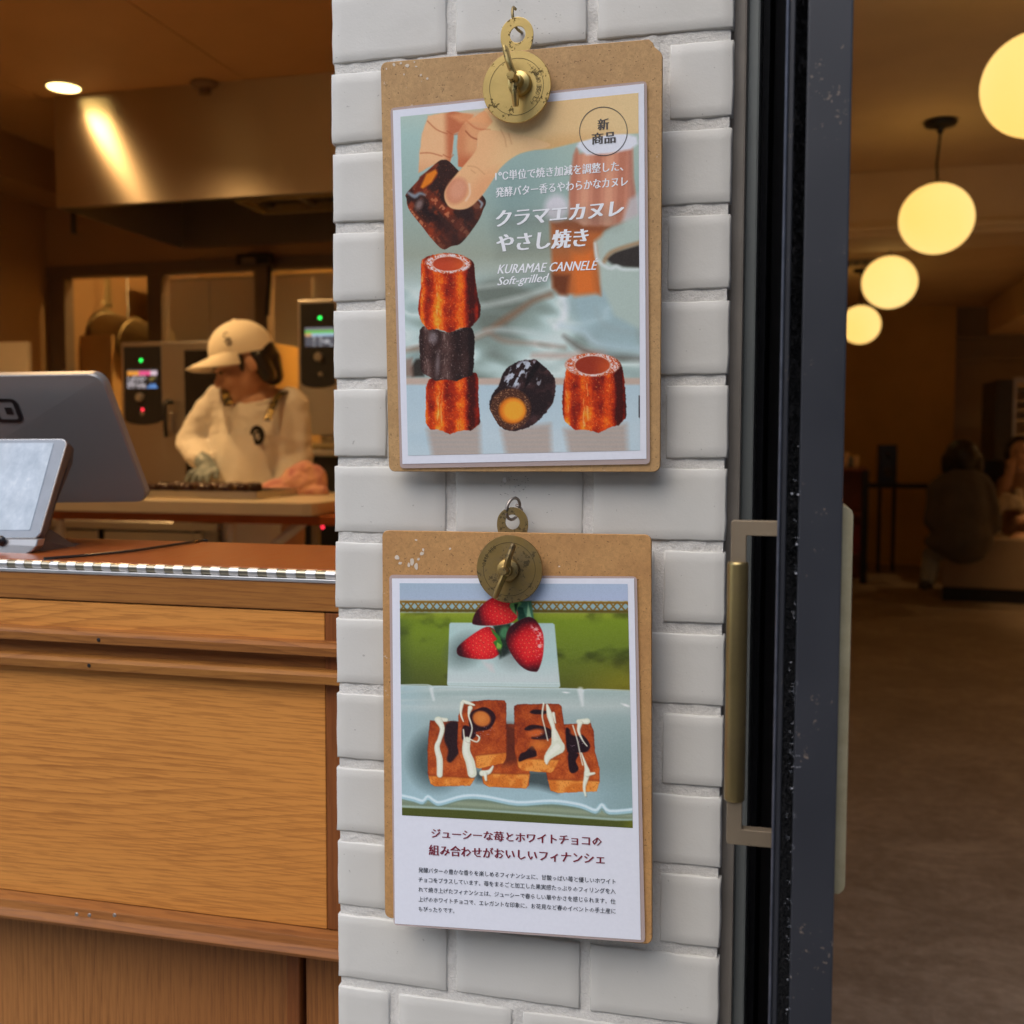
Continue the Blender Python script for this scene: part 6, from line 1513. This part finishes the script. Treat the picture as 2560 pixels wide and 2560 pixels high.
for i, (gx, gy, Y, rp) in enumerate(GY):
    c = hy(gx, gy, Y); r_ = rp/F*((c-CAM).dot(fwd)); r_ *= .985
    g = thing('globe_lamp', gl[i], 'lamp', c, 'round globe lamps hanging in a row from the cafe ceiling')
    MB().sphere(c, (r_, r_, r_*.965), 48, 28).build('globe', M['lamp_globe'], g)
    MB().tube([(c.x, c.y, c.z+r_*.955), (c.x-.004, c.y, c.z+r_*.955+.08), (c.x+.006, c.y, CC-.06), (c.x+.006, c.y, CC-.02)], .005, 8).build('cord', M['black_plastic'], g)
    MB().lathe([(0, 0), (.062, 0), (.066, -.008), (.058, -.020), (.016, -.030), (.010, -.050), (0, -.050)], (c.x+.006, c.y, CC-.001), (0, 0, 1), 32).build('canopy', M['black_plastic'], g)
    MB().lathe([(.03, -.004), (.032, .006), (.012, .014), (.0, .014)], (c.x, c.y, c.z+r_*.96), (0, 0, 1), 20).build('cap', M['brown_frame'], g)
for i, (x_, y_) in enumerate(((2.3, 1.6), (2.3, 3.6), (2.3, 6.4), (3.8, 8.6))):  # out-of-view lamps added because the globes alone leave the cafe dark
    downlight(['nearest unseen downlight added on the right of the cafe ceiling', 'unseen downlight added in the cafe just before the beam', 'unseen downlight added in the cafe just behind the beam', 'farthest unseen downlight added in the right corner of the cafe'][i], Vector((x_, y_, CC-.001)), (22, 24, 80, 95)[i], 'unseen round downlights added in the cafe ceiling')
# vent on the far ceiling
pv = hz(2150, 655, CC-.002)
vt = thing('ceiling_vent', 'small slotted vent on the ceiling behind the farthest lamps', 'vent', pv)
bx('vent_frame', M['plaster_grey'], vt, pv.x-.12, pv.x+.25, pv.y-.12, pv.y+.12, CC-.012, CC-.0005, .002)
for i in range(4): bx('vent_slot', M['black_plastic'], vt, pv.x-.10+i*.06, pv.x-.07+i*.06, pv.y-.10, pv.y+.08, CC-.0145, CC-.0121)
# shelf unit
SY = 8.3
S = lambda a, b, Y=SY: hy(a, b, Y)
M['dark_wood'] = plain('dark_shelf_wood', (.22, .07, .03), .5, var=.15, scale=20)
su = thing('shelf_unit', 'black and red brown shelf unit against the ochre wall', 'shelf', (S(2120, 1300).x, SY+.2, 0))
for py in (1170, 1283, 1385): z = S(2130, py).z; bx('shelf_board', M['dark_wood'], su, S(2020, py).x, S(2168, py).x, SY, SY+.35, z-.03, z, .002)
for a in (2028, 2152): bx('post', M['black_metal'], su, S(a, 1300).x, S(a+18, 1300).x, SY-.02, SY-.0005, .002, S(2130, 1176).z, .002)
bx('back_board', M['dark_wood'], su, S(2020, 1300).x, S(2168, 1300).x, SY+.351, SY+.36, .002, S(2130, 1172).z)
zsh = S(2130, 1385).z
M['book'] = plain('red_book', (.28, .035, .03), .5, var=.15)
for i in range(4):
    o = MB().box(-.012, .012, 0, .16, 0, .24).build('book', M['book'], None, .001); o.location = (S(2124+i*8, 1384).x, SY+.05, zsh+.001); o.rotation_euler = (0, R(14), 0)
    tag(o, '%s thin red book leaning on the lower shelf' % ['leftmost', 'second', 'third', 'rightmost'][i], 'book', 'red books leaning on the lower shelf')
zc_ = S(2130, 1170).z
for i, (a, hh, rr) in enumerate(((2112, .13, .04), (2126, .09, .03), (2138, .10, .03))):
    q = S(a, 1160, SY+.12); o = MB().lathe([(0, .001), (rr*.7, .001), (rr, hh*.5), (rr*.9, hh), (rr*.82, hh), (rr*.9, hh*.5), (0, .01)], (q.x, q.y, zc_), (0, 0, 1), 20).build('cup', M['plaster_warm'] if i != 1 else M['glove'], None)
    tag(o, ['pale jug at the left on top of the shelf unit', 'small grey cup in the middle on top of the shelf unit', 'small pale cup at the right on top of the shelf unit'][i], 'cup')
# long rail bar along the ochre wall, speaker on it
RY = 9.2
rb_ = thing('wall_bar', 'black narrow bar rail along the ochre wall', 'bar table', (hy(2240, 1215, RY).x, RY, 0))
bx('bar_top', M['black_metal'], rb_, hy(2110, 1215, RY).x, hy(2330, 1215, RY).x, RY, RY+.3, hy(2240, 1221, RY).z, hy(2240, 1210, RY).z, .002)
for a in (2194, 2230): bx('bar_leg', M['black_metal'], rb_, hy(a, 1300, RY).x, hy(a+9, 1300, RY).x, RY+.02, RY+.05, .002, hy(2240, 1222, RY).z)
sp = thing('loudspeaker', 'tall black loudspeaker standing on the bar rail', 'speaker', (hy(2218, 1215, RY).x, RY+.15, hy(2240, 1210, RY).z))
zs0, zs1 = hy(2240, 1210, RY).z+.001, hy(2218, 1112, RY).z
bx('cabinet', M['black_plastic'], sp, hy(2197, 1160, RY).x, hy(2243, 1160, RY).x, RY+.02, RY+.26, zs0, zs1, .004, 2)
xm2 = hy(2220, 1160, RY).x
for zz, rr in ((zs0+.10, .055), (zs0+.25, .028)): MB().lathe([(rr, 0), (rr*.9, -.004), (rr*.2, .012), (0, .004)], (xm2, RY+.0195, zz), (0, -1, 0), 24).build('cone', M['dark_plastic'], sp)
# upholstered bench the two guests sit at
BY = 7.45
Bq = lambda a, b, Y=BY: hy(a, b, Y)
M['bench'] = plain('beige_upholstery', (.32, .25, .18), .85, var=.06, scale=10)
be = thing('bench', 'wide beige upholstered bench at the back of the cafe', 'bench', (Bq(2450, 1400).x, BY+.4, 0))
x0b = Bq(2352, 1400).x
pz = Bq(2400, 1345).z
mb = MB(); out = [(x0b, BY, .10), (x0b+2.3, BY-.35, .10), (x0b+2.3, BY-.35, pz+.02), (x0b+.10, BY, pz), (x0b, BY, pz-.05)]
prism(list(reversed(out)), (.15, .75, 0)).build('seat_block', M['bench'], be, .02, 3)
prism(list(reversed([(x0b+.02, BY+.03, .0), (x0b+2.3, BY-.32, .0), (x0b+2.3, BY-.32, .098), (x0b+.02, BY+.03, .098)])), (.15, .6, 0)).build('plinth', M['black_metal'], be)
bk = thing('chair', 'black armchair back between the two seated guests', 'chair', (Bq(2478, 1190, 8.5).x, 8.5, 0))
bx('backrest', M['black_plastic'], bk, hy(2440, 1200, 8.4).x, hy(2516, 1200, 8.4).x, 8.4, 8.5, hy(2478, 1260, 8.4).z, hy(2478, 1148, 8.4).z, .03, 3)
bx('seat', M['black_plastic'], bk, hy(2440, 1200, 8.4).x, hy(2516, 1200, 8.4).x, 8.501, 8.95, .32, .44, .02, 2)
for a in (2446, 2506): bx('leg', M['black_metal'], bk, hy(a, 1300, 8.44).x, hy(a+6, 1300, 8.44).x, 8.45, 8.48, .002, .44)
# guest seen from behind
PY_ = 7.05
g1 = lambda a, b, dy=0.0: hy(a, b, PY_+dy)
ga = thing('person', 'seated guest with a black bob and dark jacket, seen from behind', 'person', (g1(2405, 1300).x, PY_, 0))
M['jacket'] = plain('dark_jacket', (.085, .075, .066), .85, var=.15, scale=8, bump=.3, bdist=.01)
M['jeans'] = plain('pale_jeans', (.20, .21, .22), .8, var=.1)
blob('body', [('e', g1(2405, 1142), (.075, .09, .11)), ('c', g1(2405, 1165), .05, g1(2405, 1185), .055), ('c', g1(2362, 1212), .06, g1(2448, 1212), .06), ('c', g1(2405, 1220), .13, g1(2408, 1350), .16), ('c', g1(2360, 1360, .1), .08, g1(2335, 1375, .25), .07), ('c', g1(2335, 1375, .25), .06, g1(2318, 1455, .1), .045),
              ('c', g1(2345, 1220), .05, g1(2332, 1290), .045), ('c', g1(2332, 1290), .04, g1(2350, 1320, .3), .035), ('c', g1(2462, 1222), .05, g1(2478, 1300), .045), ('c', g1(2478, 1300), .04, g1(2470, 1330, .3), .035)], .02, M['skin'], ga, 4)
blob('jacket', [('c', g1(2368, 1214), .095, g1(2442, 1214), .095), ('c', g1(2405, 1225), .17, g1(2406, 1340), .20), ('e', g1(2398, 1355), (.225, .16, .09)), ('c', g1(2350, 1225), .085, g1(2334, 1300), .080), ('c', g1(2458, 1228), .085, g1(2472, 1310), .080), ('e', g1(2405, 1290), (.21, .17, .22))], .016, M['jacket'], ga, 6, lambda c: .012*mnoise.noise(c*9))
blob('hair', [('e', g1(2405, 1138), (.112, .12, .115)), ('c', g1(2378, 1150), .07, g1(2372, 1172), .055), ('c', g1(2432, 1150), .07, g1(2438, 1172), .055), ('c', g1(2405, 1155), .10, g1(2405, 1172), .08)], .012, M['hair'], ga, 3)
blob('trousers', [('c', g1(2352, 1370, .05), .075, g1(2330, 1390, .15), .070), ('c', g1(2330, 1390, .15), .068, g1(2318, 1450, .02), .055)], .014, M['jeans'], ga, 4)
blob('shoe', [('c', g1(2322, 1462, .03), .035, g1(2306, 1464, -.10), .032)], .01, M['black_plastic'], ga, 3)
# guest at the right edge, hand to the mouth
QY = 7.9
g2 = lambda a, b, dy=0.0: hy(a, b, QY+dy)
gb = thing('person', 'seated guest holding a hand to the mouth at the right edge', 'person', (g2(2545, 1300).x, QY, 0))
M['coat'] = plain('brown_coat', (.26, .15, .09), .8, var=.15, scale=9)
hc = g2(2548, 1132, -.02)
blob('body', [('e', hc, (.075, .09, .105)), ('c', hc+Vector((-.01, -.075, -.01)), .012, hc+Vector((-.012, -.10, -.03)), .014), ('c', hc+Vector((0, .02, -.1)), .05, g2(2556, 1195), .055), ('c', g2(2520, 1210), .055, g2(2600, 1210), .055), ('c', g2(2560, 1220), .12, g2(2565, 1350), .14),
              ('c', g2(2522, 1215), .05, g2(2505, 1262, -.1), .042), ('c', g2(2505, 1262, -.1), .038, g2(2527, 1165, -.14), .030), ('e', g2(2527, 1158, -.15), (.034, .03, .036)),
              ] + [('c', g2(2524+3*i, 1156-2*i, -.16), .012, g2(2533+3*i, 1148-1*i, -.15), .010) for i in range(4)] + [('c', g2(2520, 1160, -.16), .012, g2(2514, 1152, -.17), .009), ('c', g2(2600, 1215), .05, g2(2590, 1290, -.15), .04), ('c', g2(2590, 1290, -.15), .04, g2(2545, 1300, -.3), .032), ('c', g2(2560, 1350), .09, g2(2540, 1360, -.35), .07), ('c', g2(2540, 1360, -.35), .06, g2(2540, 1430, -.35), .045)], .012, M['skin2'], gb, 3)
for s_ in (-1, 1): MB().sphere(hc+Vector((.03*s_-.008, -.083, .008)), (.012, .006, .006), 12, 6).build('eye', M['hair'], gb)
blob('hair', [('e', hc+Vector((.008, .035, .03)), (.098, .10, .105)), ('c', hc+Vector((-.078, .0, .01)), .03, g2(2524, 1210, .02), .032), ('c', hc+Vector((.085, .01, .01)), .04, g2(2590, 1215, .02), .05)], .012, M['hair'], gb, 3)
blob('coat', [('c', g2(2522, 1214), .085, g2(2600, 1214), .085), ('c', g2(2562, 1225), .15, g2(2565, 1350), .17), ('c', g2(2520, 1220), .075, g2(2505, 1258, -.09), .06), ('c', g2(2600, 1220), .075, g2(2590, 1290, -.12), .06)], .014, M['coat'], gb, 5, lambda c: .01*mnoise.noise(c*12))
M['scarf'] = plain('cream_scarf', (.52, .44, .33), .9, var=.25, scale=14)
blob('scarf', [('c', g2(2515, 1240, -.16), .035, g2(2498, 1275, -.2), .04), ('e', g2(2528, 1258, -.2), (.045, .03, .06)), ('c', g2(2545, 1230, -.15), .03, g2(2552, 1270, -.2), .03)], .010, M['scarf'], gb, 3, lambda c: .012*mnoise.noise(c*22))
# tall display fridge behind
FY = 9.0
fd = thing('display_fridge', 'tall display fridge with cream shelves at the right edge', 'fridge', (hy(2540, 1100, FY).x, FY+.3, 0))
fX = lambda a: hy(a, 1050, FY).x
bx('side_panel', M['dark_plastic'], fd, fX(2484), fX(2526), FY-.08, FY+.6, .002, hy(2500, 950, FY).z, .003)
bx('door_frame', M['silver'], fd, fX(2527), fX(2535), FY-.08, FY-.03, .05, hy(2500, 946, FY).z, .003)
bx('body', M['plaster_warm'], fd, fX(2536), fX(2800), FY+.3, FY+.6, .002, hy(2500, 945, FY).z)
for py in (965, 1000, 1022, 1048, 1085): z = hy(2540, py, FY).z; bx('shelf', M['slab'], fd, fX(2536), fX(2800), FY, FY+.299, z-.02, z)
bx('door_frame', M['silver'], fd, fX(2536), fX(2800), FY-.07, FY-.03, hy(2540, 944, FY).z-.05, hy(2540, 944, FY).z)
# shelves / lines on the grey wall
for py in (838, 893): z = hy(2470, py, WB+.2).z; tag(bx('wall_ledge', M['plaster_grey'], None, hy(2390, 900, WB+.2).x, hy(2390, 900, WB+.2).x+3.0, WB+.18, WB+.2495, z-.03, z+.01), '%s grey ledge across the back wall above the fridge' % ('upper' if py < 850 else 'lower'), 'ledge')
